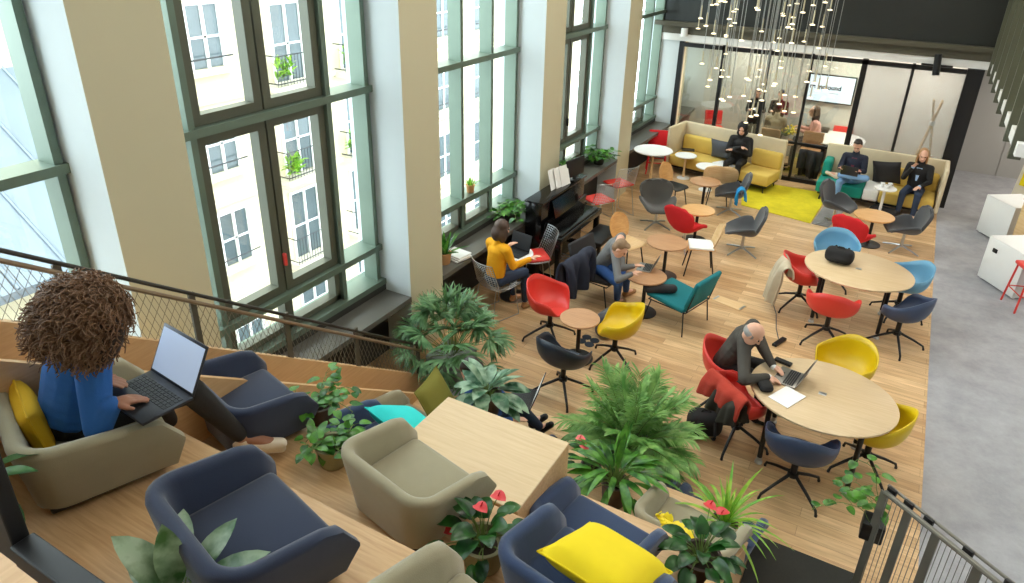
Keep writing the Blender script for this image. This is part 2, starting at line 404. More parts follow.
# columns and window bays along the left side
PITCH, C0, CW = 3.137, 2.49, 0.63
XI, XG = -4.85, -5.06                    # inner face of the mullions, glass plane
M['pane'] = glass('window pane', (246, 250, 249), 0.05)
def bx(x0, x1, y0, y1, z0, z1, Q): return Q.box(((x0 + x1) / 2, (y0 + y1) / 2, (z0 + z1) / 2), (x1 - x0, y1 - y0, z1 - z0))
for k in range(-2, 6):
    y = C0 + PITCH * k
    Q = MB(); bx(-5.16, -4.44, y, y + CW, 0, 8.0, Q); o = struct(Q.build('column', ['beige', 'nearlit'], smooth=False))
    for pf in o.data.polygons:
        if abs(pf.normal.y) > .5: pf.material_index = 1  # sides facing along the bays take the window-lit colour
TR = [1.36, 3.15, 4.95, 6.7]
for k in range(-2, 5):
    y0 = C0 + PITCH * k + CW; y1 = C0 + PITCH * (k + 1); ym = (y0 + y1) / 2
    w = thing('window_%d' % (k + 3), None, None, (0, ym, 0)); struct(w)
    L = lambda y: y - ym
    for ztr in TR:
        Q = MB(); bx(XG - 0.02, XI + 0.03, L(y0), L(y1), ztr - 0.035, ztr + 0.035, Q); Q.build('transom', 'steel', w, smooth=False)
    casement = k in (0, 2)
    fins = [(y0 + 0.36, 'steel'), (y1 - 0.62, 'steel'), (y1 - 0.06, 'steel')] if casement else [(y0 + 1.08, 'steel'), (y0 + 1.80, 'steel'), (y1 - 0.05, 'steel')]
    for fy, fm in fins:
        Q = MB(); bx(XG + 0.03, XI + 0.005, L(fy) - 0.03, L(fy) + 0.03, 0.95, 8.0, Q); Q.build('fin', fm, w, smooth=False)
    if casement:
        a, b = y0 + 0.40, y1 - 0.66; mid = (a + b) / 2
        for z0, z1 in ((1.40, 3.11), (3.19, 4.91), (4.99, 6.66)):
            for c0, c1 in ((a, mid - 0.01), (mid + 0.01, b)):
                Q = MB(); f = 0.085
                for q in ((c0, c0 + f, z0, z1), (c1 - f, c1, z0, z1), (c0 + f, c1 - f, z0, z0 + f), (c0 + f, c1 - f, z1 - f, z1)):
                    bx(XI - 0.14, XI - 0.03, L(q[0]), L(q[1]), q[2], q[3], Q)
                cf = Q.build('casement', 'olive', w, smooth=False)
                if z0 < 2 and c0 > a:
                    Q = MB(); Q.box((XI + 0.0, L(mid), 1.75), (0.04, 0.03, 0.13), bev=0.01); Q.build('handle', 'red' if k == 0 else 'black', w)
        Q = MB(); bx(XI - 0.14, XI - 0.03, L(mid) - 0.05, L(mid) + 0.05, 0.98, 1.33, Q); bx(XI - 0.14, XI - 0.03, L(a), L(b), 0.98, 1.04, Q)
        bx(XI - 0.14, XI - 0.03, L(a), L(a) + 0.07, 0.98, 1.33, Q); bx(XI - 0.14, XI - 0.03, L(b) - 0.07, L(b), 0.98, 1.33, Q); Q.build('lower_frame', 'olive', w, smooth=False)
    else:
        Q = MB(); a, b = y0 + 1.12, y0 + 1.80; c = y0 + 0.02
        for p, q in ((c, y0 + 1.05), (a, b)):
            bx(XI - 0.14, XI - 0.02, L(p), L(q), 0.98, 1.04, Q); bx(XI - 0.14, XI - 0.02, L(p), L(p) + 0.06, 0.98, 1.33, Q); bx(XI - 0.14, XI - 0.02, L(q) - 0.06, L(q), 0.98, 1.33, Q); bx(XI - 0.14, XI - 0.02, L(p), L(q), 1.28, 1.33, Q)
        Q.build('lower_frame', 'olive', w, smooth=False)
    Q = MB(); bx(XG - 0.012, XG - 0.002, L(y0), L(y1), 0.95, 8.0, Q); Q.build('pane', 'pane', w, smooth=False)
    Q = MB(); bx(XG - 0.06, XI + 0.06, L(y0), L(y1), 0.90, 0.965, Q); Q.build('sill', 'steel', w, smooth=False)
    Q = MB(); bx(-5.0, -4.80, y0, y1, 0.0, 0.90, Q); struct(Q.build('wall_left', 'ledgedark', smooth=False))
    Q = MB(); bx(-4.80, -4.43, y0 + 0.003, y1 - 0.003, 0.76, 0.82, Q)
    struct(Q.build('trim_%d' % (k + 5), 'ledge', smooth=False))
Q = MB(); Q.box((-5.14, 7.5, -2.0), (0.2, 23, 3.9)); struct(Q.build('wall_left_outside', 'ledgedark', smooth=False))

# seating tribune in pale oak with stepped tiers between sloped side walls
TZ = [2.2, 1.65, 1.1, 0.55]; TY = [0.66, 1.77, 2.66, 3.54, 4.52]
XL, XR = -3.45, -0.38
tr = thing('seating_tribune', 'stepped oak seating platform with deep tiers and sloped wooden side walls', 'platform', (-1.69, 4.5, 0))
L = lambda x, y, z: (x + 1.69, y - 4.5, z)
for i in range(4):
    Q = MB(); y0, y1 = TY[i], TY[i + 1]
    Q.box(L((XL + XR) / 2, (y0 + y1) / 2, TZ[i] - 0.02), (XR - XL, y1 - y0, 0.04), bev=0.004, seg=1)
    Q.build('tread', 'oak', tr, smooth=False)
    Q = MB(); Q.box(L((XL + XR) / 2, y1 - 0.03, TZ[i] - 0.04 - 0.2545), (XR - XL, 0.03, 0.509)); Q.build('riser', 'oak', tr, smooth=False)
def slopewall(x0, x1, yend, ystart, m, p=0.69):
    f = lambda y: p * (yend - y)
    lo = [L(x0, ystart, 0.0), L(x1, ystart, 0.0), L(x1, yend, 0.0), L(x0, yend, 0.0)]
    hi = [L(x0, ystart, f(ystart)), L(x1, ystart, f(ystart)), L(x1, yend, 0.012), L(x0, yend, 0.012)]
    Q = MB(); Q.hex8(lo, hi); return Q.build('side_wall', m, tr, smooth=False)
slopewall(XL - 0.05, XL, 5.28, 0.66, 'oak_side')
slopewall(XR, XR + 0.08, 5.0, 0.66, 'oak')
ow = MB(); f_ = lambda y: 0.69 * (5.44 - y)
ow.hex8([(-4.0, -0.6, 0), (-3.93, -0.6, 0), (-3.93, 5.44, 0), (-4.0, 5.44, 0)], [(-4.0, -0.6, f_(-0.6)), (-3.93, -0.6, f_(-0.6)), (-3.93, 5.44, 0.012), (-4.0, 5.44, 0.012)])
struct(ow.build('wall_stair', 'oak_side', smooth=False))
# flight between the two walls on the left, grey landing at its foot
Q = MB()
for i in range(16):
    z = (16 - i) * 0.165; y = 0.72 + i * 0.24
    bx(-3.925, -3.505, y, y + 0.24, 0.0, z, Q)
struct(Q.build('trim_stairs', 'oak_side', smooth=False))
Q = MB(); bx(-3.92, -3.51, 4.62, 5.62, 0.002, 0.012, Q); tag(Q.build('stair_mat', 'carpet', smooth=False), 'grey floor mat at the foot of the stairs between the wooden walls', 'mat')
# dark stair flight on the right of the tribune: a charcoal landing
Q = MB(); bx(XR + 0.09, 0.50, 2.6, 4.93, 0.002, 0.03, Q); tag(Q.build('landing_mat', 'charcoal', smooth=False), 'charcoal mat on the floor right of the stepped wooden platform', 'mat')
# gallery wall behind the tribune with its dark window frame
Q = MB(); Q.box((-2.0, 0.60, 1.4), (4.2, 0.1, 2.8)); struct(Q.build('wall_gallery', 'oak_side', smooth=False))
a = spoty(31, 546, 0.62); 
t = thing('window_frame', None, None, (a.x, 0.62, a.z)); struct(t); t.name = 'window_gallery'
Q = MB(); Q.box((1.1, 0.0, -0.04), (2.3, 0.07, 0.08), bev=0.006); Q.build('sill_bar', 'black', t, smooth=False)
Q = MB(); Q.box((-0.13, 0.0, 1.0), (0.16, 0.05, 2.2), bev=0.006); Q.build('jamb', 'black', t, smooth=False)

# loose oak block on the third tier
Q = MB(); Q.box((0, 0, 0.26), (0.96, 0.70, 0.52), bev=0.006, seg=1)
t = thing('block_table', 'big plain oak block used as a low table in the middle of the tiers', 'table', (-1.905, 3.05, 1.101))
Q.build('case', 'oak', t, smooth=False)
Q = MB(); Q.box((0, 0, 0.522), (0.96, 0.70, 0.012), bev=0.003, seg=1); Q.build('top_panel', 'tabletop', t, smooth=False)

# railing on the outer wall of the left stair
t = thing('stair_railing', 'sloping dark handrail with diamond wire mesh above the left wooden wall', 'railing', (-3.965, 3.0, 0))
P = 0.69
zt = lambda y: P * (5.44 - y)
def rl(y, h): return (0, y - 3.0, zt(y) + h)
ys, ye = 0.3, 5.12
Q = MB(); Q.tube([rl(ys, 0.47), rl(ye, 0.38)], 0.014, 8); Q.build('handrail', 'rail', t)
Q = MB(); Q.tube([(0.035, rl(ys, .41)[1], rl(ys, .41)[2]), (0.035, rl(ye, .32)[1], rl(ye, .32)[2])], 0.015, 8); Q.build('lower_rail', 'railwood', t)
for y in (0.3, 1.06, 1.84, 2.62, 3.40, 4.18, 5.10):
    Q = MB(); Q.box((0, y - 3.0, zt(y) + 0.2), (0.02, 0.045, 0.46)); Q.build('post', 'post', t, smooth=False)
Q = MB(); n = 96
for i in range(n):
    s0 = ys + (ye - ys) * i / n
    for sg in (-1, 1):
        a = Vector(rl(s0, 0.0)); dy = sg * 0.16; y2 = s0 + dy
        h2 = 0.36
        if ys < y2 < ye: Q.tube([a, Vector(rl(y2, h2))], 0.0022, 3, cap=False)
        else:
            y3 = max(ys, min(ye, y2)); f = (y3 - s0) / dy
            if abs(f) > 0.05: Q.tube([a, Vector(rl(y3, h2 * f))], 0.0022, 3, cap=False)
Q.build('wire_mesh', 'wire', t)

# railing at the lower right
a = spot(885, 492, 1.0); b = spot(1010, 592, 1.0)
t = thing('landing_railing', 'grey mesh railing with clamped handrail in the bottom right corner', 'railing', (a.x, a.y, 0))
d = (b - a).normalized(); e = b - a
pt = lambda s, z: (d.x * s, d.y * s, z)
LN = e.length + 0.4
M['railgrey'] = mat('galvanised grey', (120, 118, 110), 0.4, 0.5)
Q = MB(); Q.tube([pt(0, 1.0), pt(LN, 1.0)], 0.02, 8); Q.build('handrail', 'railgrey', t)
nx = Vector((d.y, -d.x, 0))
Q = MB(); Q.tube([Vector(pt(-0.02, 1.03)) - nx * .05, Vector(pt(LN, 1.03)) - nx * .05], 0.012, 8); Q.build('upper_rail', 'railgrey', t)
for s in (0.03, 0.17, 0.33, 0.62, 0.9):
    Q = MB(); p = Vector(pt(s, 1.02)); Q.box(p - nx * .03, (0.07, 0.028, 0.05), rot=math.atan2(d.y, d.x), bev=0.006); Q.build('clamp', 'black', t)
for s in (0.0, 0.2, 0.42, 0.72):
    Q = MB(); Q.box(pt(s, 0.5), (0.06, 0.012, 1.0), rot=math.atan2(d.y, d.x)); Q.build('post', 'railgrey', t, smooth=False)
Q = MB()
for i in range(38):
    s = LN * i / 37; Q.tube([pt(s, 0.04), pt(s, 1.0)], 0.0025, 4, cap=False)
Q.build('wire_mesh', 'railgrey', t)

# far glass room
GY = 15.05
t = thing('window_glass_front', None, None, (-1.7, GY, 0)); t.name = 'window_20'; struct(t)
def gx(u, v, Y=GY): return spoty(u, v, Y).x + 1.7
posts = [(678, 80, 0.10), (720, 82, 0.07), (766, 80, 0.05), (808, 83, 0.05), (856, 104, 0.10), (903, 109, 0.05)]
for u, v, w in posts:
    Q = MB(); Q.box((gx(u, v), 0, 1.29), (w, 0.08, 2.58)); Q.build('post', 'black', t, smooth=False)
Q = MB(); Q.box((2.62, 0.0, 1.29), (0.26, 0.16, 2.58)); Q.build('door_frame', 'black', t, smooth=False)
Q = MB(); Q.box((0, 0, 2.52), (5.3, 0.08, 0.08)); Q.build('head_rail', 'black', t, smooth=False)
Q = MB(); Q.box((0, 0, 0.04), (5.3, 0.08, 0.08)); Q.build('base_rail', 'black', t, smooth=False)
Q = MB(); Q.box((-0.2, 0, 0.80), (1.6, 0.06, 0.05)); Q.build('middle_rail', 'black', t, smooth=False)
M['glassroom'] = glass('partition glass', (226, 230, 226), 0.10)
M['frost'] = frosted('frosted glass', (140, 150, 148), 0.58)
Q = MB(); x1 = gx(856, 104); Q.box(((-2.6 + x1) / 2, 0.0, 1.28), (x1 + 2.6, 0.012, 2.4)); Q.build('pane', 'glassroom', t, smooth=False)
Q = MB(); Q.box(((x1 + 2.5) / 2, 0.0, 1.28), (2.5 - x1, 0.012, 2.4)); Q.build('frosted_pane', 'frost', t, smooth=False)
# white pipe joint at the end of the beam
Q = MB(); Q.tube([(-4.34, 14.9, 2.70), (-4.34, 14.9, 2.86)], 0.07, 12); Q.build('trim_pipe', 'white'); struct(bpy.data.objects['trim_pipe'])

# rugs
Q = MB(); p = [spot(u, v, 0) for u, v in ((747, 181), (744, 208), (806, 223), (834, 193))]
Q.ext([(-2.62, 14.55), (-2.3, 13.0), (-1.02, 12.75), (-0.95, 14.6)], 0.001, 0.012)
M['rugyel'] = carpet_mat('yellow rug', (222, 206, 52))
tag(Q.build('rug', 'rugyel', smooth=False), 'bright yellow rug between the two sofas', 'rug')
Q = MB(); Q.ext([(-1.0, 12.75), (-0.72, 12.72), (-0.55, 13.9), (-0.93, 14.0)], 0.001, 0.010)
tag(Q.build('rug', 'carpet2', smooth=False), 'small pale grey rug beside the yellow rug', 'rug')

# ---------------------------------------------------------------- building across the street
M['stucco'] = mat('cream stone facade', (214, 202, 172), 0.85, var=0.05, scale=0.6)
M['stucco2'] = mat('pale stone ledge', (214, 206, 186), 0.85, var=0.04)
M['shutter'] = mat('grey window glass', (84, 96, 100), 0.15, var=0.25, scale=1.5)
M['iron'] = mat('black ironwork', (46, 48, 52), 0.5, 0.3)
M['zinc'] = mat('zinc roof', (112, 122, 130), 0.45, 0.3, var=0.1, scale=1)
FX = -17.5
bld = thing('apartment_building', 'cream stone apartment building with iron balconies across the street', 'building', (FX, 20, -9))
Q = MB(); Q.box((-2.0, 3.5, 10), (4.0, 31, 24)); Q.build('wall', 'stucco', bld, smooth=False)
for z in (-5.35, -2.25, 0.85, 3.95):
    Q = MB(); Q.box((0.05, 3.5, z + 9 - 0.9), (0.14, 31, 0.16)); Q.build('cornice', 'stucco2', bld, smooth=False)
def facade_window(y, z, w, h, balcony, shut=False, plant=False):
    lz = z + 9; ly = y - 20
    Q = MB(); f = 0.09
    for q in ((ly - w / 2 - f, ly - w / 2, lz, lz + h), (ly + w / 2, ly + w / 2 + f, lz, lz + h), (ly - w / 2 - f, ly + w / 2 + f, lz + h, lz + h + f), (ly - 0.05, ly + 0.05, lz, lz + h), (ly - w / 2, ly + w / 2, lz + h * .5 - .03, lz + h * .5 + .03)):
        bx(-0.02, 0.06, q[0], q[1], q[2], q[3], Q)
    wf = Q.build('window', 'white', bld, smooth=False)
    Q = MB(); bx(0.0, 0.02, ly - w / 2, ly + w / 2, lz, lz + h, Q); Q.build('window_pane', 'shutter', wf, smooth=False)
    if balcony:
        Q = MB(); bx(0.0, 0.55, ly - w / 2 - 0.45, ly + w / 2 + 0.45, lz - 0.2, lz - 0.02, Q); Q.build('balcony_slab', 'stucco2', bld, smooth=False)
        Q = MB(); y0, y1 = ly - w / 2 - 0.4, ly + w / 2 + 0.4
        for zz in (0.08, 0.92): Q.tube([(0.02, y0, lz + zz), (0.5, y0, lz + zz), (0.5, y1, lz + zz), (0.02, y1, lz + zz)], 0.02, 4)
        n = int((y1 - y0) / 0.13)
        for i in range(n + 1):
            yy = y0 + (y1 - y0) * i / n; Q.tube([(0.5, yy, lz), (0.5, yy, lz + 0.92)], 0.012, 4, cap=False)
        Q.build('balcony_railing', 'iron', bld, smooth=False)
        if plant:
            Q = MB()
            for i in range(60): Q.leaf((0.45 + rnd.uniform(-.1, .1), y0 + 0.3 + rnd.uniform(-.25, .3), lz + 0.2 + rnd.random() * .5), (rnd.uniform(-.3, .6), rnd.uniform(-1, 1), rnd.uniform(0, 1)), .35, .12, n=3)
            Q.build('balcony_plant', 'leafE', bld)
    else:
        Q = MB(); bx(0.0, 0.3, ly - w / 2 - 0.25, ly + w / 2 + 0.25, lz - 0.16, lz - 0.02, Q); Q.build('window_ledge', 'stucco2', bld, smooth=False)
        Q = MB(); Q.tube([(0.25, ly - w / 2 - .2, lz + .3), (0.25, ly + w / 2 + .2, lz + .3)], 0.025, 4); Q.build('window_bar', 'iron', bld, smooth=False)
for j, fl in enumerate((-8.35, -5.25, -2.2, 0.85, 3.95, 7.0)):
    facade_window(13.45, fl - 0.0, 1.0, 1.7, False)
    facade_window(16.45, fl - 0.85, 1.15, 2.35, True, plant=(j in (2, 3)))
    facade_window(19.4, fl - 0.85, 1.0, 2.35, True, plant=(j in (3, 2)))
    facade_window(22.4, fl, 1.0, 1.7, False)
    facade_window(25.0, fl - 0.4, 1.1, 1.9, False)
    facade_window(28.0, fl - 0.4, 1.1, 1.9, False)
    facade_window(10.3, fl - 0.85, 1.1, 2.35, j in (4, 5))
# lower house with a zinc roof on the left
h2 = thing('low_house', 'lower white house with a grey zinc roof seen through the leftmost window', 'building', (-14.5, 4.2, -9))
Q = MB(); Q.box((0, 0, 3.9), (3.6, 9, 7.8)); Q.build('wall', 'stucco', h2, smooth=False)
Q = MB(); Q.hex8([(2.1, -4.7, 7.75), (2.1, 4.7, 7.75), (-2.2, 4.7, 10.6), (-2.2, -4.7, 10.6)], [(2.1, -4.7, 7.9), (2.1, 4.7, 7.9), (-2.2, 4.7, 10.75), (-2.2, -4.7, 10.75)])
rf = Q.build('roof', 'zinc', h2, smooth=False)
for i in range(11):
    y = -4.5 + i * 0.9
    Q = MB(); Q.tube([(2.1, y, 7.93), (-2.2, y, 10.78)], 0.03, 4); Q.build('roof_seam', 'zinc', rf, smooth=False)
Q = MB(); Q.lathe([(0.16, 0), (0.16, .35), (0.2, .36), (0.2, .42), (0.02, .46)], (0.2, 2.9, 9.1), 12); Q.build('roof_vent', 'zinc', h2)
for y in (0.2, 2.4, 3.5):
    Q = MB(); bx(1.78, 1.84, y - .45, y + .45, 5.2, 7.0, Q); wf = Q.build('window', 'shutter', h2, smooth=False)
    Q = MB(); bx(1.82, 1.9, y - .03, y + .03, 5.2, 7.0, Q); bx(1.82, 1.9, y - .45, y + .45, 5.75, 5.8, Q); Q.build('window_bar', 'white', wf, smooth=False)
Q = MB(); Q.box((-30, 10, -9.2), (60, 90, 0.3)); tag(struct(Q.build('ground_street', 'carpet2', smooth=False)))

# ---------------------------------------------------------------- light
W = bpy.data.worlds.new('daylight'); S.world = W; W.use_nodes = True
bg = W.node_tree.nodes['Background']; bg.inputs[0].default_value = (0.86, 0.94, 1.0, 1); bg.inputs[1].default_value = 8.0
def area(name, loc, size, power, c=(1, 0.93, 0.82), rot=(0, 0, 0), sy=None):
    l = bpy.data.lights.new(name, 'AREA'); l.energy = power; l.color = c; l.size = size
    if sy: l.shape = 'RECTANGLE'; l.size_y = sy
    o = bpy.data.objects.new(name, l); COL.objects.link(o); o.location = loc; o.rotation_euler = rot
    return o
for x, y, e in ((-2.4, 3.0, 30), (-2.4, 7.0, 90), (-2.4, 11.0, 100), (1.4, 3.0, 40), (1.4, 7.0, 90), (1.4, 11.0, 90)): area('ceiling_fill', (x, y, 7.9), 1.8, e, (1, .93, .82))  # unseen area lights added under the ceiling as warm interior fill
for y in (9.5, 12, 14.5): area('corridor_fill', (3.0, y, 2.58), 0.5, 26)  # fill added under the slab to brighten the corridor, no fixtures
area('corridor_fill', (3.0, 16.6, 2.56), 0.5, 40)  # one more fill light, added for the dark back wall
for x in (-3.2, -1.2, 0.3): area('room_fill', (x, 16.0, 2.56), 0.6, 50)  # unseen fill lights added to brighten the glass room
vs = S.view_settings
vs.view_transform = 'Standard'; vs.look = 'None'; vs.gamma = 1; vs.use_curve_mapping = False; vs.exposure = 0.0
# ---------------------------------------------------------------- furniture kinds
def rcush(Q, c, d, r=0.05, puff=0.0, rot=None):
    Q.box(c, d, rot, bev=r, seg=3); return Q
def swap_of(**k): return {M[a].name: M[b] for a, b in k.items()}

# tub lounge chair on the tribune: continuous back and arms, thick rounded rim
def tub_chair(label, fab, loc, face, group, w=0.75, d=0.58, h=0.42, deep=0.0):
    d = d + deep; fd = Vector((cos(radians(face)), sin(radians(face)), 0)); loc = tuple(Vector(loc) - fd * (d / 2 - 0.03))
    t = thing('lounge_chair', label, 'chair', loc, face, group)
    path = []                         # plan path from left arm end round the back to right arm end (outer, top)
    hw, r = w / 2, 0.16
    fy, by = d / 2, -d / 2
    for i in range(7): path.append((-hw, fy - (d - r) * i / 6))
    for i in range(1, 7):
        a = pi + pi / 2 * i / 6; path.append((-hw + r + r * cos(a), by + r + r * sin(a)))
    for i in range(1, 7): path.append((-hw + r + (w - 2 * r) * i / 6, by))
    for i in range(1, 7):
        a = 1.5 * pi + pi / 2 * i / 6; path.append((hw - r + r * cos(a), by + r + r * sin(a)))
    for i in range(1, 7): path.append((hw, by + r + (d - r) * i / 6))
    n = len(path); T = 0.075
    def hgt(y):                       # rim: level, falling off in a round at the arm ends
        q = (y - (fy - 0.16)) / 0.16
        g = h - 0.08 * (y - by) / d
        return g if q <= 0 else g - 0.12 * (1 - sqrt(max(0, 1 - q * q))) 
    Q = MB(); vs = []; fs = []; prof = [(0.0, 0.05), (0.02, 0.35), (0.0, 0.92), (0.12, 0.99), (0.5, 1.02), (0.88, 0.99), (1.0, 0.92), (1.05, 0.35), (1.0, 0.05)]
    for i, (x, y) in enumerate(path):
        a = path[max(i - 1, 0)]; b = path[min(i + 1, n - 1)]
        tx, ty = b[0] - a[0], b[1] - a[1]; l = sqrt(tx * tx + ty * ty); nx_, ny_ = -ty / l, tx / l     # inward normal
        H = hgt(y)
        for o_, q in prof:
            z = 0.03 + (H - 0.03) * q; fl = 0.80 + 0.20 * q          # tapers in towards the floor
            vs.append(((x + nx_ * T * o_) * fl, (y + ny_ * T * o_) * (0.86 + 0.14 * q), z))
    m_ = len(prof)
    for i in range(n - 1):
        for j in range(m_ - 1): fs.append((i * m_ + j, (i + 1) * m_ + j, (i + 1) * m_ + j + 1, i * m_ + j + 1))
    fs.append(tuple(range(m_))); fs.append(tuple((n - 1) * m_ + j for j in reversed(range(m_))))
    for i in range(n - 1): fs.append((i * m_, i * m_ + m_ - 1, (i + 1) * m_ + m_ - 1, (i + 1) * m_))
    Q._add(vs, fs); Q.build('shell', fab, t, angle=60)
    Q = MB(); rcush(Q, (0, 0.02, 0.135), (w * 0.76, d * 0.84, 0.17), 0.04); Q.build('seat', fab, t)
    Q = MB(); Q.box((0, 0, 0.03), (w * 0.70, d * 0.74, 0.05), bev=0.01); Q.build('base', 'black', t)
    return t
GT = 'tub lounge chairs on the seating tribune'
# shell armchair on a four star base
def shell_chair(label, pl, loc, face, group):
    t = thing('shell_armchair', label, 'chair', loc, face, group)
    def fn(u, v):
        a = 2 * pi * u; f = (1 + sin(a)) / 2                  # f=1 front (+Y), f=0 back
        side = abs(cos(a))
        th = math.acos(max(-1, min(1, sin(a))))               # angle from the front
        q = min(1, max(0, (th - radians(32)) / radians(46))); k = q * q * (3 - 2 * q)
        q2 = min(1, max(0, (th - radians(90)) / radians(80))); k2 = q2 * q2 * (3 - 2 * q2)
        rim = 0.45 + 0.20 * k + 0.145 * k2
        R_ = 0.235 + 0.060 * k + 0.015 * side
        e = v ** 0.85
        r = R_ * min(1, e * 1.55) if k > 0.02 else R_ * e
        r = R_ * (1 - (1 - v) ** 2.2 * 1.0)
        z = 0.41 + (rim - 0.41) * v ** 2.3 
        if f > .75: z -= 0.012 * v
        return (r * cos(a) * 1.02, r * sin(a) * 0.98 - 0.01, z)
    Q = MB(); Q.grid(36, 10, fn, closeu=True); Q; Q.build('shell', pl, t, solid=0.012, offset=-1)
    Q = MB(); Q.lathe([(0.03, 0.20), (0.03, 0.38), (0.09, 0.405)], seg=12); Q.lathe([(0.05, 0.175), (0.05, 0.215)], seg=14); Q.build('column', 'black', t)
    for i in range(4):
        a = pi / 4 + i * pi / 2; c, s_ = cos(a), sin(a)
        Q = MB(); Q.tube([(0.03 * c, 0.03 * s_, 0.20), (0.20 * c, 0.20 * s_, 0.125), (0.33 * c, 0.33 * s_, 0.055), (0.345 * c, 0.345 * s_, 0.012)], [0.017, 0.015, 0.013, 0.012], 8)
        Q.lathe([(0.014, 0.001), (0.014, 0.02)], (0.345 * c, 0.345 * s_, 0), 8); Q.build('leg', 'black', t)
    return t
# swan-like swivel lounge chair
def swan_chair(label, fab, loc, face, group, k=1.0):
    t = thing('swivel_lounge_chair', label, 'chair', loc, face, group)
    prof = [(0.30, 0.37), (0.29, 0.395), (0.15, 0.385), (0.0, 0.365), (-0.14, 0.37), (-0.21, 0.45), (-0.245, 0.57), (-0.275, 0.69), (-0.295, 0.80), (-0.295, 0.845)]
    hw = [0.17, 0.24, 0.30, 0.345, 0.335, 0.275, 0.30, 0.325, 0.28, 0.13]
    lift = [0.0, 0.02, 0.12, 0.20, 0.20, 0.06, 0.01, 0.0, -0.02, -0.03]
    fwd = [0, 0, 0, 0, 0.02, 0.05, 0.06, 0.05, 0.03, 0.02]
    def sm(A, q):
        q = q * (len(A) - 1); i = min(int(q), len(A) - 2); f = q - i
        p0 = A[max(i - 1, 0)]; p1 = A[i]; p2 = A[i + 1]; p3 = A[min(i + 2, len(A) - 1)]
        return 0.5 * ((2 * p1) + (p2 - p0) * f + (2 * p0 - 5 * p1 + 4 * p2 - p3) * f * f + (3 * p1 - p0 - 3 * p2 + p3) * f ** 3)
    def fn(u, v):
        x = 2 * u - 1; y = sm([p[0] for p in prof], v); z = sm([p[1] for p in prof], v)
        return (x * sm(hw, v) * k, (y + sm(fwd, v) * abs(x) ** 2) * k, (z + sm(lift, v) * abs(x) ** 2.6) * (k if k < 1 else 1))
    Q = MB(); Q.grid(15, 28, fn); Q.build('seat_shell', fab, t, solid=0.05, sub=1, offset=0)
    Q = MB(); Q.lathe([(0.025, 0.06), (0.022, 0.30), (0.07, 0.345)], seg=12); Q.build('column', 'chrome', t)
    for i in range(4):
        a = pi / 4 + i * pi / 2; c, s_ = cos(a), sin(a)
        Q = MB(); Q.tube([(0.02 * c, 0.02 * s_, 0.085), (0.18 * c, 0.18 * s_, 0.05), (0.31 * c, 0.31 * s_, 0.014)], [0.018, 0.015, 0.012], 8); Q.build('leg', 'chrome', t)
    return t
# plywood chair with thin legs
def ply_chair(label, loc, face, seatm='ply', backm='ply', group=None, wide=0.0, pad=None):
    t = thing('plywood_chair', label, 'chair', loc, face, group)
    def seat(u, v):
        x = 2 * u - 1; y = 0.21 - 0.42 * v
        w = (0.21 + wide) * (1 - 0.12 * v) * (1 if 0.04 < v < .97 else 0.9); return (x * w, y, 0.435 - 0.02 * sin(pi * v) * (1 - x * x) + 0.01 * x * x - (0.03 * max(0, .12 - v) / .12))
    Q = MB(); Q.grid(9, 11, seat); Q.build('seat', seatm, t, solid=0.014, sub=1)
    def back(u, v):
        x = 2 * u - 1; w = (0.15 + wide * 1.2 + 0.05 * sin(pi * min(1, v * 1.1))) * (1 if v < .8 else sqrt(max(0.05, 1 - ((v - .8) / .22) ** 2)))
        return (x * w, -0.20 - 0.11 * v + 0.05 * x * x, 0.46 + 0.36 * v)
    Q = MB(); Q.grid(9, 11, back); Q.build('backrest', backm, t, solid=0.014, sub=1)
    for x in (-1, 1):
        for y, z1, yy in ((1, 0.43, 0.02), (-1, 0.43, -0.03)):
            Q = MB(); Q.tube([(x * 0.13, y * 0.14, z1), (x * 0.19, y * 0.19 + yy, 0.0)], [0.012, 0.009], 8); Q.build('leg', 'black', t)
    if pad:
        Q = MB(); rcush(Q, (0, 0.0, 0.455), (0.36 + wide, 0.36, 0.035), 0.015); Q.build('seat_pad', pad, t)
    return t
# wire chair with a seat pad
def wire_chair(label, loc, face, pad, group=None, high=0.0):
    t = thing('wire_chair', label, 'chair', loc, face, group)
    def fn(u, v):
        x = 2 * u - 1
        if v < 0.5:
            q = v / 0.5; y = 0.23 - 0.42 * q; z = 0.45 - 0.035 * sin(pi * q) ; w = 0.24 * (0.92 + .08 * q)
            z += 0.03 * x * x
        else:
            q = (v - 0.5) / 0.5; y = -0.19 - 0.12 * q; z = 0.45 + 0.38 * q; w = 0.24 - 0.03 * q; y += 0.06 * x * x
        return Vector((x * w, y, z + high))
    Q = MB()
    for i in range(13): Q.tube([fn(i / 12, j / 14) for j in range(15)], 0.003, 4, cap=False)
    for j in range(0, 25): Q.tube([fn(i / 10, j / 24) for i in range(11)], 0.003, 4, cap=False)
    Q.tube([fn(0, j / 14) for j in range(15)] + [fn(i / 8, 1) for i in range(1, 9)] + [fn(1, 1 - j / 14) for j in range(1, 15)] + [fn(1 - i / 8, 0) for i in range(1, 8)], 0.006, 6, closed=True)
    Q.build('wire_seat', 'chrome', t)
    if pad:
        Q = MB(); rcush(Q, (0, 0.02, 0.462 + high), (0.40, 0.40, 0.035), 0.016); Q.build('seat_pad', pad, t)
    Q = MB()
    for x in (-1, 1):
        Q = MB(); Q.tube([(x * 0.17, 0.17, 0.43 + high), (x * 0.21, 0.22, 0.008), (x * 0.21, -0.22, 0.008), (x * 0.17, -0.15, 0.43 + high)], 0.007, 6); Q.build('leg', 'chrome', t)
    return t
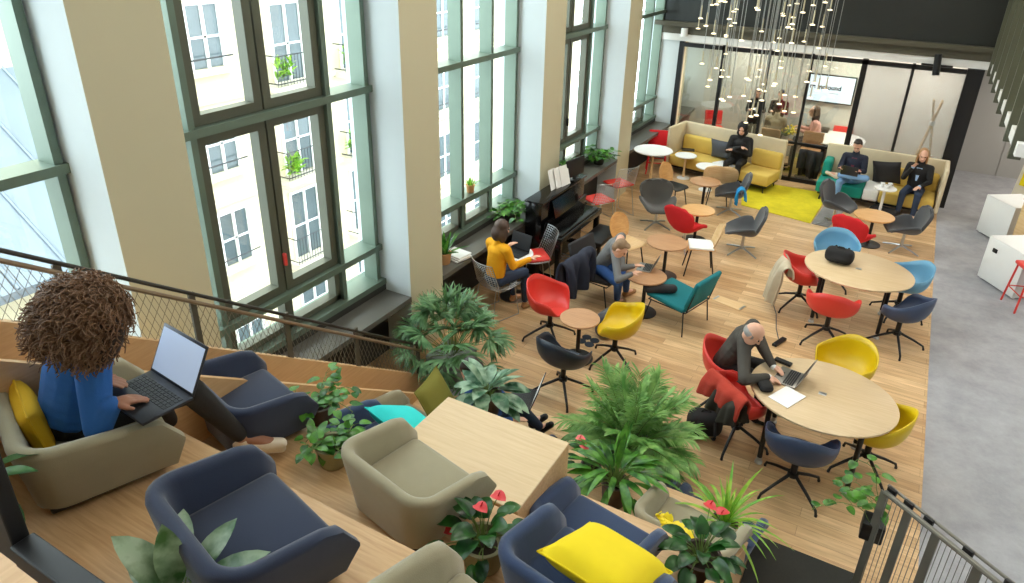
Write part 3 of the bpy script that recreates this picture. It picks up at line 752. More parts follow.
# tables
def disc_table(label, loc, r, h, topm, polem='black', basem='black', br=0.2, group=None, name='round_table', thick=0.025, lean=None):
    t = thing(name, label, 'table', loc, 90, group)
    Q = MB(); Q.lathe([(r - 0.006, h - thick), (r, h - thick + 0.006), (r, h - 0.006), (r - 0.006, h)], seg=48); Q.build('tabletop', topm, t)
    Q = MB(); Q.lathe([(0.03, 0.02), (0.025, 0.06), (0.025, h - thick - 0.002)], seg=12); Q.build('pole', polem, t)
    Q = MB(); Q.lathe([(br, 0.001), (br, 0.012), (br * 0.4, 0.02), (0.03, 0.03)], seg=32); Q.build('base_plate', basem, t)
    return t
def meeting_table(label, loc, rx, ry, rot):
    t = thing('meeting_table', label, 'table', loc, None, 'large round meeting tables', rz=rot)
    Q = MB(); n = 56
    def ring(k, z): return [(rx * k * cos(2 * pi * i / n), ry * k * sin(2 * pi * i / n), z) for i in range(n)]
    R_ = [ring(0.985, 0.712), ring(1, 0.718), ring(1, 0.735), ring(0.99, 0.74)]
    Q._add(sum(R_, []), [(j * n + i, j * n + (i + 1) % n, (j + 1) * n + (i + 1) % n, (j + 1) * n + i) for j in range(3) for i in range(n)] + [tuple(reversed(range(n))), tuple(3 * n + i for i in range(n))])
    Q.build('tabletop', 'tabletop', t)
    for sx in (-1, 1):
        for sy in (-1, 1):
            Q = MB(); x, y = sx * rx * 0.60, sy * ry * 0.60
            Q.lathe([(0.024, 0.01), (0.024, 0.71)], (x, y, 0), 12); lg = Q.build('leg', 'black', t)
            Q = MB(); Q.lathe([(0.038, 0.0), (0.036, 0.02), (0.026, 0.03), (0.026, 0.07)], (x, y, 0.001), 12); Q.build('foot', 'chrome', lg)
    Q = MB(); Q.box((0, 0, 0.69), (rx * 1.2, 0.06, 0.04)); Q.box((0, 0, 0.67), (0.3, 0.14, 0.05)); Q.build('cable_tray', 'black', t, smooth=False)
    Q = MB(); Q.box((0.0, 0.0, 0.742), (0.07, 0.05, 0.006), bev=0.002); Q.build('socket_cover', 'chrome', t)
    return t
def laptop(label, loc, face, open_=105, body='laptop', scr='screen', w=0.33, d=0.23, group=None):
    t = thing('laptop', label, 'laptop', loc, face, group)
    Q = MB(); Q.box((0, 0, 0.008), (w, d, 0.016), bev=0.004); b = Q.build('keyboard_base', body, t)
    Q = MB(); 
    for r_ in range(5):
        for c_ in range(12): Q.box((-w * .42 + c_ * w * .076, -0.005 + r_ * 0.02, 0.0175), (w * .064, 0.016, 0.003))
    Q.build('keys', 'keys', b, smooth=False)
    Q = MB(); Q.box((0, -0.075, 0.0165), (0.1, 0.06, 0.001)); Q.build('touchpad', 'keys', b, smooth=False)
    R_ = Matrix.Translation((0, d / 2, 0.014)) @ Matrix.Rotation(radians(180 - open_ ), 4, 'X') @ Matrix.Identity(4)
    a = radians(open_ - 90); up = Vector((0, sin(a), cos(a))); nrm = Vector((0, -cos(a), sin(a)))
    c = Vector((0, d / 2, 0.014)) + up * (d * 0.5); rot = Matrix.Rotation(-a, 4, 'X')
    Q = MB(); Q.box(c, (w, 0.009, d), rot, bev=0.003); lid = Q.build('lid', body, t)
    Q = MB(); Q.box(c + nrm * 0.0056, (w - 0.02, 0.001, d - 0.03), rot); Q.build('display', scr, lid, smooth=False)
    return t
# ---------------------------------------------------------------- tribune chairs
def P(u, v, z=0.0):
    q = spot(u, v, z); return (q.x, q.y, z)
def TC(label, fab, u, v, zt, face, deep=0.0):
    q = spot(u, v, zt + 0.34); tub_chair(label, fab, (q.x, q.y, zt + 0.002), face, GT, deep=deep)
TC('greige tub chair with an ochre cushion, under the person in blue at left', 'stone', 152, 384, 2.2, 70, .10)
TC('large navy tub chair in the foreground on the top tier', 'navy', 302, 478, 2.2, 76)
TC('greige tub chair cut off by the bottom edge of the picture', 'stone', 516, 586, 2.2, 78)
TC('navy tub chair beside the stair wall, in front of the person in blue', 'navy', 283, 368, 1.65, 76)
TC('greige tub chair behind the oak block, facing it', 'stone', 447, 440, 1.65, 78)
TC('blue tub chair holding the large yellow cushion', 'navy2', 613, 532, 1.65, 80)
TC('blue tub chair right of the oak block, in front of the yellow cushion', 'navy2', 618, 498, 1.1, 80)
TC('blue tub chair with the turquoise cushion left of the oak block', 'navy2', 409, 417, 1.1, 76)
TC('small greige tub chair beside the stair wall, beyond the turquoise cushion', 'stone', 430, 403, 0.55, 80)
TC('greige tub chair with yellow petals leaning over it, at the right end of the tiers', 'stone', 706, 499, 0.55, 82)
TC('blue tub chair on the floor below the brown pot plant', 'navy2', 644, 460, 0.0, 84)
TC('blue tub chair on the floor at the right foot of the tiers', 'navy2', 727, 497, 0.0, 84)
TC('blue tub chair holding the person with crossed boots', 'navy2', 528, 418, 0.0, 82)

# ---------------------------------------------------------------- shell armchairs
G = 'plastic shell armchairs on star bases'
shell_chair('slate blue shell chair at the near side of the nearer round table', 'navyplast', P(789, 490), 95, G)
shell_chair('red shell chair hung with a rust scarf and dark coat', 'red', P(733, 441), 40, G)
shell_chair('red shell chair under the bald man in a dark suit', 'red', P(722, 406), 5, G)
shell_chair('yellow shell chair at the right edge of the nearer round table', 'yelplast', P(862, 470), 170, G)
shell_chair('yellow shell chair on the far side of the nearer round table', 'yelplast', P(832, 407), 240, G)
shell_chair('red shell chair with its back to us at the farther round table', 'red', P(823, 341), 92, G)
shell_chair('red shell chair hung with a beige coat', 'red', P(796, 307), 15, G)
shell_chair('light blue shell chair at the right of the farther round table, upper one', 'blueplast', P(895, 315), 205, G)
shell_chair('dark blue shell chair at the right of the farther round table, lower one', 'navyplast', P(893, 346), 150, G)
shell_chair('light blue shell chair behind the black bag on the farther round table', 'blueplast', P(828, 284), 275, G)
shell_chair('red shell chair left of the small brown table', 'red', P(549, 338), 0, G)
shell_chair('yellow shell chair right of the small brown table', 'yelplast', P(613, 362), 195, G)
shell_chair('dark navy shell chair in front of the small brown table', 'darknavy', P(562, 393), 80, G)

# ---------------------------------------------------------------- swivel lounge chairs
G = 'winged swivel lounge chairs'
swan_chair('warm dark grey winged swivel chair left of the others, facing us', 'brownF', P(655, 226), -60, G, 0.92)
swan_chair('red winged swivel chair beside the small honey table', 'redF', P(683, 248), 68, G, 0.92)
swan_chair('dark grey winged swivel chair with a blue garment over its back', 'greyF', P(729, 213), 195, G, 0.92)
swan_chair('dark grey winged swivel chair standing alone on the open planks', 'greyF', P(741, 252), 195, G, 0.92)
swan_chair('dark grey winged swivel chair at the left of the orange table', 'greyF', P(832, 225), -15, G, 0.92)
swan_chair('red winged swivel chair in front of the orange table', 'redF', P(848, 258), 68, G, 0.92)
swan_chair('dark grey winged swivel chair near the carpet edge', 'greyF', P(900, 250), 195, G, 0.92)

# ---------------------------------------------------------------- wooden, wire and teal chairs
ply_chair('honey wooden chair with a black seat near the sofa', P(671, 208), -20, 'black', 'ply')
ply_chair('wide pale wooden chair beside the round wood table near the sofa', P(716, 203), 105, 'pine', 'pine', wide=0.10)
ply_chair('wooden chair with an orange back, behind the man in grey', P(625, 268), -25, 'pine', 'ply')
ply_chair('wooden chair with a pale cushion on its seat', P(697, 272), 200, 'ply', 'pine', pad='paper')
G = 'wire chairs with pads'
wire_chair('wire chair with a red pad between the woman in yellow and the piano', (-4.06, 7.96, 0), 225, 'red', G, 0.05)
wire_chair('wire chair under the woman in the yellow jumper', (-4.15, 7.06, 0), 70, None, G)
wire_chair('wire chair with a red pad beside the piano stand', (-4.12, 10.35, 0), 150, 'red', G, 0.12)
wire_chair('wire chair with a red pad under the window ledge plant', (-4.14, 11.3, 0), 150, 'red', G, 0.12)
def teal_chair(label, loc, face, fab, name='metal_frame_chair', arm=True):
    t = thing(name, label, 'chair', loc, face)
    Q = MB(); Q.box((0, 0.02, 0.37), (0.60, 0.58, 0.07), Matrix.Rotation(radians(6), 4, 'X'), bev=0.03, seg=3); Q.build('seat', fab, t)
    Q = MB(); Q.box((0, -0.33, 0.58), (0.58, 0.06, 0.42), Matrix.Rotation(radians(18), 4, 'X'), bev=0.028, seg=3); Q.build('backrest', fab, t)
    for x in (-1, 1):
        for y in (-1, 1):
            Q = MB(); Q.tube([(x * 0.29, y * 0.24 - 0.02, 0.34), (x * 0.31, y * 0.30, 0.0)], 0.009, 8); Q.build('leg', 'black', t)
    Q = MB(); Q.tube([(-.29, .26, .33), (.29, .26, .33), (.29, -.29, .33), (-.29, -.29, .33)], 0.009, 8, closed=True)
    for x in (-.27, .27): Q.tube([(x, -.29, .33), (x, -.40, .76)], 0.009, 8)
    Q.build('frame', 'black', t)
    return t
teal_chair('low teal lounge chair on thin black legs with a black roll', P(675, 320), 165, 'teal')
c = P(660, 293, 0.41)
t = thing('bolster', 'small black bolster lying on the teal chair', 'cushion', c, 120)
Q = MB(); Q.cap((-0.16, 0, 0.065), (0.16, 0, 0.065), 0.06, 0.06, 16); Q.build('roll', 'pillowblack', t)
teal_chair('dark lounge chair under the man in grey, coat over its back', P(600, 296), -10, 'pillowblack', 'metal_frame_chair')
# red bar chairs
def bar_chair(label, loc, face, m, h=0.66, pole=False, group=None):
    t = thing('bar_chair', label, 'stool', loc, face, group)
    Q = MB(); Q.box((0, 0, h), (0.40, 0.38, 0.05), bev=0.02, seg=3); Q.build('seat', m, t)
    Q = MB(); Q.box((0, -0.19, h + 0.20), (0.40, 0.04, 0.32), Matrix.Rotation(radians(10), 4, 'X'), bev=0.018, seg=3); Q.build('backrest', m, t)
    if pole:
        Q = MB(); Q.lathe([(0.02, 0.02), (0.02, h - 0.02)], seg=10); Q.build('pole', 'black', t)
        Q = MB(); Q.lathe([(0.2, 0.001), (0.2, 0.012), (0.03, 0.03)], seg=24); Q.build('base_plate', 'black', t)
    else:
        for x in (-1, 1):
            for y in (-1, 1):
                Q = MB(); Q.tube([(x * 0.16, y * 0.15, h), (x * 0.20, y * 0.19, 0)], 0.014, 8); Q.build('leg', m, t)
        Q = MB(); Q.tube([(-.185, .175, .25), (.185, .175, .25), (.185, -.175, .25), (-.185, -.175, .25)], 0.009, 6, closed=True); Q.build('footrest', m, t)
    return t
bar_chair('red bar chair behind the white round high table', P(655, 172), -70, 'redF', 0.50)
bar_chair('red stool at the right edge of the picture beside white panels', P(1022, 308), 200, 'red', 0.62)

# ---------------------------------------------------------------- tables
meeting_table('nearer of the two large pale round tables, with the bald man at it', P(807, 455), 0.66, 0.60, radians(0))
meeting_table('farther of the two large pale round tables, with a black bag on it', P(846, 318), 0.66, 0.60, radians(0))
disc_table('small brown round table on a dark disc among three shell chairs', P(577, 358), 0.235, 0.56, 'walnut', br=0.19)
disc_table('small wood round table in front of the man in grey, laptop on it', P(642, 312), 0.27, 0.56, 'walnut', br=0.19)
disc_table('wood round table on a maroon disc near the red swivel chair', P(663, 276), 0.30, 0.56, 'walnut', basem='brownpot', br=0.2)
disc_table('honey round table among the dark swivel chairs', P(694, 240), 0.27, 0.55, 'ply', br=0.2)
disc_table('wood round table in front of the pale wooden chair', P(701, 212), 0.27, 0.60, 'walnut', br=0.2)
disc_table('orange honey round table between the grey and red swivel chairs', P(867, 244), 0.31, 0.52, 'ply', br=0.2)
disc_table('white round high table on a pale wooden pole beside the column', (-4.04, 12.75, 0), 0.37, 0.86, 'white', 'pine', 'white', 0.18)
disc_table('small pale table with an open laptop before the woman in yellow', (-4.17, 7.58, 0), 0.25, 0.68, 'white', 'chrome', 'chrome', 0.2)
disc_table('small white round side table in front of the yellow sofa', P(705, 190), 0.24, 0.50, 'white', 'chrome', 'white', 0.13)
disc_table('white side table with magazines at the left of the yellow sofa', P(683, 178), 0.22, 0.50, 'white', 'pine', 'white', 0.13)
disc_table('white side table with cups between the two sitters on the sofa', (0.0, 13.85, 0), 0.19, 0.55, 'white', 'white', 'white', 0.13)
disc_table('large white round table behind the glass', (-1.2, 16.2, 0), 0.62, 0.74, 'white', 'chrome', 'chrome', 0.25)
disc_table('tall wood table behind the glass with a yellow flower arrangement', (-2.2, 15.75, 0), 0.32, 0.62, 'walnut', 'black', 'black', 0.2)
# ---------------------------------------------------------------- people
V = Vector
def hand(Q, wr, d, palm, s=1.0, curl=0.5, spread=V((0, 0, 0))):
    """palm, four bent fingers of different lengths and a thumb; d points along the hand, palm is the palm normal"""
    d = d.normalized(); side = d.cross(palm).normalized(); palm = side.cross(d).normalized()
    Q.cap(wr, wr + d * .045 * s, .024 * s, .026 * s)
    for k, o in enumerate((-.027, -.009, .009, .027)):
        b = wr + d * .07 * s + side * o * s
        Q.cap(wr + d * .02 * s + side * o * .7 * s, b, .013 * s, .0115 * s, 8)
        L = (.066, .078, .073, .056)[k] * s; dd = d; p = b
        for j, f in enumerate((.45, .32, .23)):
            dd = (dd + palm * curl * (.55 + .2 * k * .3)).normalized(); q = p + dd * L * f
            Q.cap(p, q, (.0095 - .0008 * j) * s, (.0088 - .0008 * j) * s, 8); p = q
    return side, palm
def thumb(Q, wr, d, palm, sgn, s=1.0):
    d = d.normalized(); side = d.cross(palm).normalized() * sgn; palm = palm.normalized()
    a = wr + d * .018 * s + side * .018 * s; b = a + (d * .5 + side * .8 + palm * .15).normalized() * .036 * s
    c = b + (d * .9 + side * .3 + palm * .3).normalized() * .03 * s
    Q.cap(a, b, .014 * s, .011 * s, 8); Q.cap(b, c, .0105 * s, .009 * s, 8)
def sit(base, face, seat, s=1.0, lean=0.1, turn=0.0):
    f = V((cos(radians(face)), sin(radians(face)), 0)); r = V((f.y, -f.x, 0)); u = V((0, 0, 1)); b = V(base)
    J = dict(f=f, r=r, s=s); pel = b + u * (seat + .10 * s); sp = (u * cos(lean) + f * sin(lean)).normalized()
    J['pel'] = pel; J['sp'] = sp; J['chest'] = pel + sp * .32 * s; J['shc'] = pel + sp * .45 * s
    J['neck'] = pel + sp * .54 * s; J['head'] = J['neck'] + (sp * .5 + u * .5 + f * .25).normalized() * .15 * s
    for k, n in ((1, 'R'), (-1, 'L')):
        J['sh' + n] = J['shc'] + r * (.175 * k * s); J['hip' + n] = pel + r * (.09 * k * s) - u * .02 * s
        J['kn' + n] = J['hip' + n] + f * .42 * s + r * (.04 * k * s) + u * .02 * s
        J['an' + n] = V((J['kn' + n].x, J['kn' + n].y, b.z + .085 * s)) + f * .03 * s; J['toe' + n] = J['an' + n] + f * .17 * s - u * .055 * s
        J['el' + n] = J['sh' + n] - sp * .24 * s + f * .10 * s + r * (.05 * k * s)
        J['wr' + n] = J['el' + n] + f * .22 * s - r * (.06 * k * s) + u * .06 * s
    J['look'] = f; return J
def stand(base, face, s=1.0):
    J = sit(base, face, .80, s, .03); f, r = J['f'], J['r']; b = V(base)
    for k, n in ((1, 'R'), (-1, 'L')):
        J['kn' + n] = b + r * (.10 * k * s) + V((0, 0, .48 * s)) + f * .02; J['an' + n] = b + r * (.11 * k * s) + V((0, 0, .085 * s)); J['toe' + n] = J['an' + n] + f * .17 * s - V((0, 0, .055 * s))
    return J
def person(label, J, skin, top, trousers, shoes, hair=None, hairfn=None, vox=.009, undershirt=None, nohands=False, collar=None, topvox=None, bulk=1.0, soles=None):
    s = J['s']; f = J['f']; r = J['r']; u = V((0, 0, 1)); loc = V((J['pel'].x, J['pel'].y, min(J['anR'].z, J['anL'].z) - .085 * s))
    t = thing('person', label, 'person', loc); l = lambda p: p - loc
    look = J['look'].normalized(); side = look.cross(u).normalized(); hu = side.cross(look).normalized(); HR = Matrix((side, look, hu)).transposed().to_4x4()
    hd = l(J['head']); g = lambda x, y, z: hd + (side * x + look * y + hu * z) * s
    # body
    Q = MB()
    Q.ell(g(0, -.01, .03), (.076 * s, .096 * s, .10 * s), HR); Q.ell(g(0, .028, -.05), (.058 * s, .066 * s, .075 * s), HR)
    Q.cap(g(0, .09, .01), g(0, .108, -.025), .011 * s, .015 * s, 8)                 # nose
    Q.ell(g(0, .08, .035), (.05 * s, .02 * s, .012 * s), HR)                          # brow
    for k in (-1, 1): Q.ell(g(.078 * k, -.01, -.005), (.010 * s, .022 * s, .032 * s), HR)
    Q.chain([hd + hu * (-.06 * s) - look * .02 * s, l(J['neck']), l(J['chest']), l(J['pel'])], [.052 * s, .056 * s, .09 * s, .09 * s])
    for n, k in (('R', 1), ('L', -1)):
        Q.chain([l(J['shc']), l(J['sh' + n]), l(J['el' + n]), l(J['wr' + n])], [.05 * s, .048 * s, .036 * s, .024 * s])
        hdv = J.get('hd' + n, (J['wr' + n] - J['el' + n])); pal = J.get('pal' + n, -u)
        hand(Q, l(J['wr' + n]), hdv, pal, s, J.get('curl', .35)); thumb(Q, l(J['wr' + n]), hdv, pal, -k, s)
        Q.chain([l(J['pel']), l(J['hip' + n]), l(J['kn' + n]), l(J['an' + n]), l(J['toe' + n])], [.08 * s, .07 * s, .048 * s, .036 * s, .028 * s])
    body = Q.build('body', skin, t, remesh=min(vox, .0065))
    for k in (-1, 1):
        Q = MB(); Q.ell(g(.030 * k, .083, .012), (.012 * s, .008 * s, .008 * s), HR, 10, 6); Q.build('eye', 'eye', t)
    Q = MB(); Q.ell(g(0, .088, -.058), (.022 * s, .008 * s, .007 * s), HR, 10, 6); Q.build('mouth', 'lip', t)
    # top
    Q = MB(); pel, ch, shc = l(J['pel']), l(J['chest']), l(J['shc']); sp = J['sp']
    fr = (sp.cross(r)).normalized(); TRm = Matrix((r, -fr if fr.dot(f) < 0 else fr, sp)).transposed().to_4x4()
    for q in range(7):
        a = q / 6; c = pel.lerp(ch, a) if a <= 1 else ch
        Q.ell(c, ((.155 + .012 * sin(a * 3)) * s * bulk, (.112 + .01 * a) * s * bulk, .09 * s), TRm)
    Q.ell(ch + sp * .05 * s, (.17 * s * bulk, .12 * s * bulk, .12 * s), TRm); Q.ell(shc - sp * .01 * s, (.165 * s * bulk, .085 * s * bulk, .07 * s), TRm)
    Q.cap(l(J['neck']) - sp * .05 * s, l(J['neck']) + sp * (.02 if collar is None else collar) * s, .075 * s, .062 * s)
    for n in 'RL':
        w = l(J['wr' + n]); e = l(J['el' + n]); h_ = l(J['sh' + n])
        Q.chain([shc.lerp(h_, .5), h_, e, e.lerp(w, .93)], [.075 * s * bulk, .068 * s * bulk, .052 * s * bulk, .038 * s * bulk])
        J['_cuff' + n] = e.lerp(w, .93)
    tp = Q.build(J.get('topname', 'jumper'), top, t, remesh=topvox or max(vox, .010))
    if undershirt:
        Q = MB(); Q.hex8([ch + sp * .13 * s + fr * 0 + f * .05 * s + r * x * s for x in (-.03, .03)] + [ch - sp * .12 * s + f * .118 * s * bulk + r * x * s for x in (.012, -.012)],
                         [ch + sp * .13 * s + f * .085 * s + r * x * s for x in (-.05, .05)] + [ch - sp * .12 * s + f * .142 * s * bulk + r * x * s for x in (.014, -.014)])
        Q.build('shirt', undershirt, t)
        for n in 'RL':
            Q = MB(); a = J['_cuff' + n]; dn = (l(J['wr' + n]) - a).normalized(); Q.cap(a, a + dn * .025, .034 * s, .032 * s); Q.build('cuff', undershirt, t)
    # trousers
    Q = MB(); Q.ell(pel - sp * .02 * s, (.165 * s, .125 * s, .12 * s), TRm)
    for n in 'RL':
        a_ = l(J['an' + n]); k_ = l(J['kn' + n]); Q.chain([pel, l(J['hip' + n]), k_, k_.lerp(a_, .9)], [.10 * s, .092 * s, .066 * s, .047 * s])
    Q.build('trousers', trousers, t, remesh=max(vox, .010))
    for n in 'RL':
        a_ = l(J['an' + n]); q = l(J['toe' + n]); d = (q - a_); dh = V((d.x, d.y, 0)).normalized() if V((d.x, d.y, 0)).length > .01 else f
        Q = MB(); Q.cap(a_ - u * .045 * s - dh * .02 * s, q + u * .004, .043 * s, .036 * s, 12); Q.cap(a_, a_ - u * .04 * s, .042 * s, .045 * s)
        sh_ = Q.build('shoe', shoes, t, remesh=.008)
        if soles:
            Q = MB(); Q.cap(a_ - u * .083 * s - dh * .02 * s, q - u * .030 * s, .030 * s, .026 * s, 10); Q.build('sole', soles, sh_)
    if hairfn: hairfn(t, g, HR, s, hair)
    return t
def short_hair(t, g, HR, s, m):
    Q = MB(); Q.ell(g(0, -.030, .056), (.083 * s, .090 * s, .088 * s), HR); Q.ell(g(0, -.05, 0), (.078 * s, .065 * s, .085 * s), HR); Q.ell(g(0, .035, .115), (.06 * s, .045 * s, .022 * s), HR)
    Q.build('hair', m, t, remesh=.009)
def bald_fringe(t, g, HR, s, m):
    Q = MB(); Q.ell(g(0, -.045, -.005), (.083 * s, .066 * s, .052 * s), HR)
    for k in (-1, 1): Q.ell(g(.068 * k, -.02, .0), (.02 * s, .05 * s, .035 * s), HR)
    Q.build('hair', m, t, remesh=.008)
def bob_hair(t, g, HR, s, m):
    Q = MB(); Q.ell(g(0, -.02, .045), (.098 * s, .108 * s, .10 * s), HR); Q.ell(g(0, -.055, -.05), (.105 * s, .085 * s, .12 * s), HR)
    for k in (-1, 1): Q.ell(g(.08 * k, .0, -.06), (.04 * s, .06 * s, .11 * s), HR)
    Q.build('hair', m, t, remesh=.01)
def long_hair(t, g, HR, s, m):
    Q = MB(); Q.ell(g(0, -.036, .052), (.088 * s, .092 * s, .09 * s), HR); Q.ell(g(0, -.085, -.12), (.095 * s, .06 * s, .20 * s), HR)
    for k in (-1, 1): Q.ell(g(.082 * k, -.02, -.10), (.025 * s, .045 * s, .16 * s), HR)
    Q.build('hair', m, t, remesh=.01)
def hood_up(t, g, HR, s, m):
    Q = MB(); Q.ell(g(0, -.035, .03), (.112 * s, .115 * s, .13 * s), HR); Q.ell(g(0, -.03, -.10), (.12 * s, .105 * s, .08 * s), HR)
    Q.build('hood', m, t, remesh=.01)
def curly_hair(t, g, HR, s, m):
    Q = MB(); R = random.Random(3); s = s * .93
    Q.ell(g(0, -.03, .05), (.13 * s, .145 * s, .125 * s), HR); Q.ell(g(0, -.07, -.04), (.14 * s, .11 * s, .12 * s), HR)
    for k in (-1, 1): Q.ell(g(.105 * k, .03, -.05), (.05 * s, .095 * s, .14 * s), HR)
    hb = Q.build('hair', m, t, remesh=.014)
    Q = MB()
    for i in range(2300):
        z = R.uniform(-.75, 1); a = R.uniform(0, 2 * pi); c = sqrt(1 - z * z)
        d = V((c * cos(a), c * sin(a), z))
        if d.y > .80 and abs(d.x) < .5 and z < .3: continue
        p0 = V((d.x * .125, -.035 + d.y * .13, .02 + d.z * .125 - .03 * (1 - d.z))); 
        out = V((d.x, d.y, d.z * .5 - .45 * (1 - z) * .6)).normalized()
        ax = out.cross(V((R.random(), R.random(), R.random()))).normalized(); ay = out.cross(ax); L = R.uniform(.04, .085); rr = R.uniform(.010, .017); ph = R.uniform(0, 6)
        n = 9; turns = R.uniform(1.0, 1.8)
        pts = [p0 + out * L * q / n + V((0, 0, -.03 * (q / n) ** 2)) + (ax * cos(ph + turns * 2 * pi * q / n) + ay * sin(ph + turns * 2 * pi * q / n)) * rr for q in range(n + 1)]
        Q.tube([g(*p) for p in pts], [0.0056 * s * (1 - .6 * q / n) for q in range(n + 1)], 5)
    Q.build('curls', m + '_tip', hb)
M['hairbrown'] = mat('brown hair', (74, 54, 42), 0.55, var=0.3, scale=30)
M['haircurl'] = mat('dark curly hair', (52, 38, 30), 0.6, var=0.35, scale=30)
M['haircurl_tip'] = mat('lighter curl ends', (112, 80, 54), 0.55, var=0.4, scale=12)
M['hairgrey'] = mat('grey hair', (150, 148, 146), 0.6, var=0.2, scale=30)
M['hairdark'] = mat('dark hair', (44, 36, 32), 0.5, var=0.3, scale=30)
M['hairfair'] = mat('fair hair', (170, 128, 84), 0.5, var=0.3, scale=30)
M['hairsand'] = mat('sandy short hair', (140, 112, 84), 0.6, var=0.3, scale=30)
M['blueknit'] = mat('blue knit', (36, 92, 160), 0.85, bump=0.35, bscale=120, var=0.12)
M['yelknit'] = mat('saffron knit', (240, 168, 8), 0.85, bump=0.3, bscale=120, var=0.08)
M['blackcloth'] = mat('black cloth', (28, 27, 28), 0.85, bump=0.3, bscale=30, var=0.25)
M['suit'] = mat('charcoal brown suit', (62, 58, 52), 0.8, bump=0.15, bscale=40, var=0.12)
M['greyknit'] = mat('grey knit', (112, 112, 112), 0.85, bump=0.25, bscale=120, var=0.12)
M['denim'] = mat('blue denim', (44, 82, 140), 0.85, bump=0.25, bscale=80, var=0.2)
M['paledenim'] = mat('pale denim', (120, 160, 204), 0.85, var=0.15)
M['darkdenim'] = mat('dark denim', (44, 58, 82), 0.85, var=0.2)
M['navycoat'] = mat('navy coat cloth', (32, 38, 56), 0.8, bump=0.3, bscale=14, var=0.2)
M['maroon'] = mat('maroon shirt', (112, 42, 62), 0.8)
M['shirtwhite'] = mat('white shirt', (226, 228, 230), 0.8)
M['shirtblue'] = mat('light blue shirt', (160, 186, 220), 0.8)
M['pink'] = mat('pink jumper', (216, 160, 150), 0.85)
M['taupe'] = mat('taupe jumper', (150, 138, 118), 0.85)
M['shoewhite'] = mat('white leather shoe', (226, 216, 196), 0.5)
M['shoebrown'] = mat('tan boot leather', (170, 126, 84), 0.5)

# woman in the blue jumper, laptop on her lap, curly hair, one foot on the lower tier
J = sit((-3.19, 1.30, 2.20), 72, .22, 1.08, .20); f, r = J['f'], J['r']
J['pel'] = V((-3.23, 1.38, 2.50)); J['sp'] = V((.16, .30, .94)).normalized()
sp = J['sp']; J['chest'] = J['pel'] + sp * .29; J['shc'] = J['pel'] + sp * .41; J['neck'] = J['pel'] + sp * .50
J['head'] = spot(92, 318, 3.09); J['look'] = V((.32, .78, -.52))
J['shR'] = J['shc'] + V((.19, -.08, -.01)); J['shL'] = J['shc'] + V((-.20, .06, -.01))
J['elR'] = spot(98, 428, 2.56); J['wrR'] = spot(112, 404, 2.69); J['elL'] = J['shL'] + V((-.03, .10, -.24)); J['wrL'] = spot(93, 380, 2.71)
J['hdR'] = V((.03, .10, -.015)); J['hdL'] = V((.16, .10, -.01)); J['palR'] = J['palL'] = V((0, 0, -1)); J['curl'] = .28
J['hipR'] = J['pel'] + V((.09, .0, -.03)); J['hipL'] = J['pel'] + V((-.08, .05, -.03))
J['knR'] = spot(190, 390, 2.46); J['anR'] = spot(243, 438, 1.83); J['toeR'] = spot(281, 444, 1.745)
J['knL'] = spot(150, 392, 2.44); J['anL'] = spot(172, 425, 1.80); J['toeL'] = spot(200, 424, 1.70)
person('woman in a blue jumper with curly brown hair, typing on her lap', J, 'skin2', 'blueknit', 'blackcloth', 'shoewhite', 'haircurl', curly_hair, .006, topvox=.009, bulk=1.12, soles='shoewhite')
lp = spot(146, 392, 2.665)
laptop('open dark laptop on the lap of the woman in blue', (lp.x, lp.y, 2.63), 84, 118, w=.37, d=.25)

# bald man in the dark suit at the nearer table
b = P(718, 402); J = sit((b[0], b[1], 0), -2, .45, .98, .42); J['topname'] = 'jacket'
J['look'] = V((.75, -.05, -.62)); J['head'] = spot(753, 334, 1.14)
J['wrR'] = spot(768, 377, .80); J['wrL'] = spot(773, 366, .80); J['elR'] = spot(744, 380, .82); J['elL'] = spot(764, 350, .86)
J['hdR'] = V((.09, .02, -.02)); J['hdL'] = V((.09, -.03, -.02))
person('bald man in a dark suit typing at the pale round table', J, 'skin', 'suit', 'blackcloth', 'black', 'hairgrey', bald_fringe, .007, undershirt='shirtwhite', bulk=1.12)
lp = spot(788, 378, .742); laptop('silver laptop in front of the bald man on the round table', tuple(lp), -8, 112, 'silver', 'keys', .31, .22)

# man in the grey jumper leaning over the small table
b = P(598, 296); J = sit((b[0], b[1], 0), 8, .40, .95, .50)
J['head'] = spot(620, 249, 1.10); J['look'] = V((.75, .05, -.62)); J['wrR'] = spot(632, 274, .66); J['wrL'] = spot(634, 266, .66); J['elR'] = spot(618, 280, .60); J['elL'] = spot(622, 268, .62)
J['anR'] = spot(617, 300, .08); J['toeR'] = spot(624, 301, .03); J['anL'] = spot(626, 291, .08); J['toeL'] = spot(634, 291, .03); J['knR'] = spot(618, 283, .48); J['knL'] = spot(626, 277, .48)
person('man in a grey jumper and jeans leaning over a small round table', J, 'skin', 'greyknit', 'denim', 'shoebrown', 'hairsand', short_hair, .008)
lp = spot(645, 268, .562); laptop('laptop and phone spot on the small wood table before the man in grey', (lp.x, lp.y, .562), 8, 115, 'silver', 'keys', .26, .19)

# woman in the yellow jumper seen from behind
b = (-4.15, 7.02, 0); J = sit((b[0], b[1], 0), 70, .46, .95, .12); J['look'] = V((.5, .8, -.25))
J['wrR'] = J['elR'] + V((.18, .14, .10)); J['wrL'] = J['elL'] + V((.14, .18, .10))
person('woman in a saffron yellow jumper seen from behind near the piano', J, 'skin', 'yelknit', 'darkdenim', 'shoebrown', 'hairbrown', bob_hair, .008)
lp = (-4.17, 7.56, .682); laptop('black laptop open before the woman in yellow', lp, 80, 105, 'black', 'keys', .33, .23)

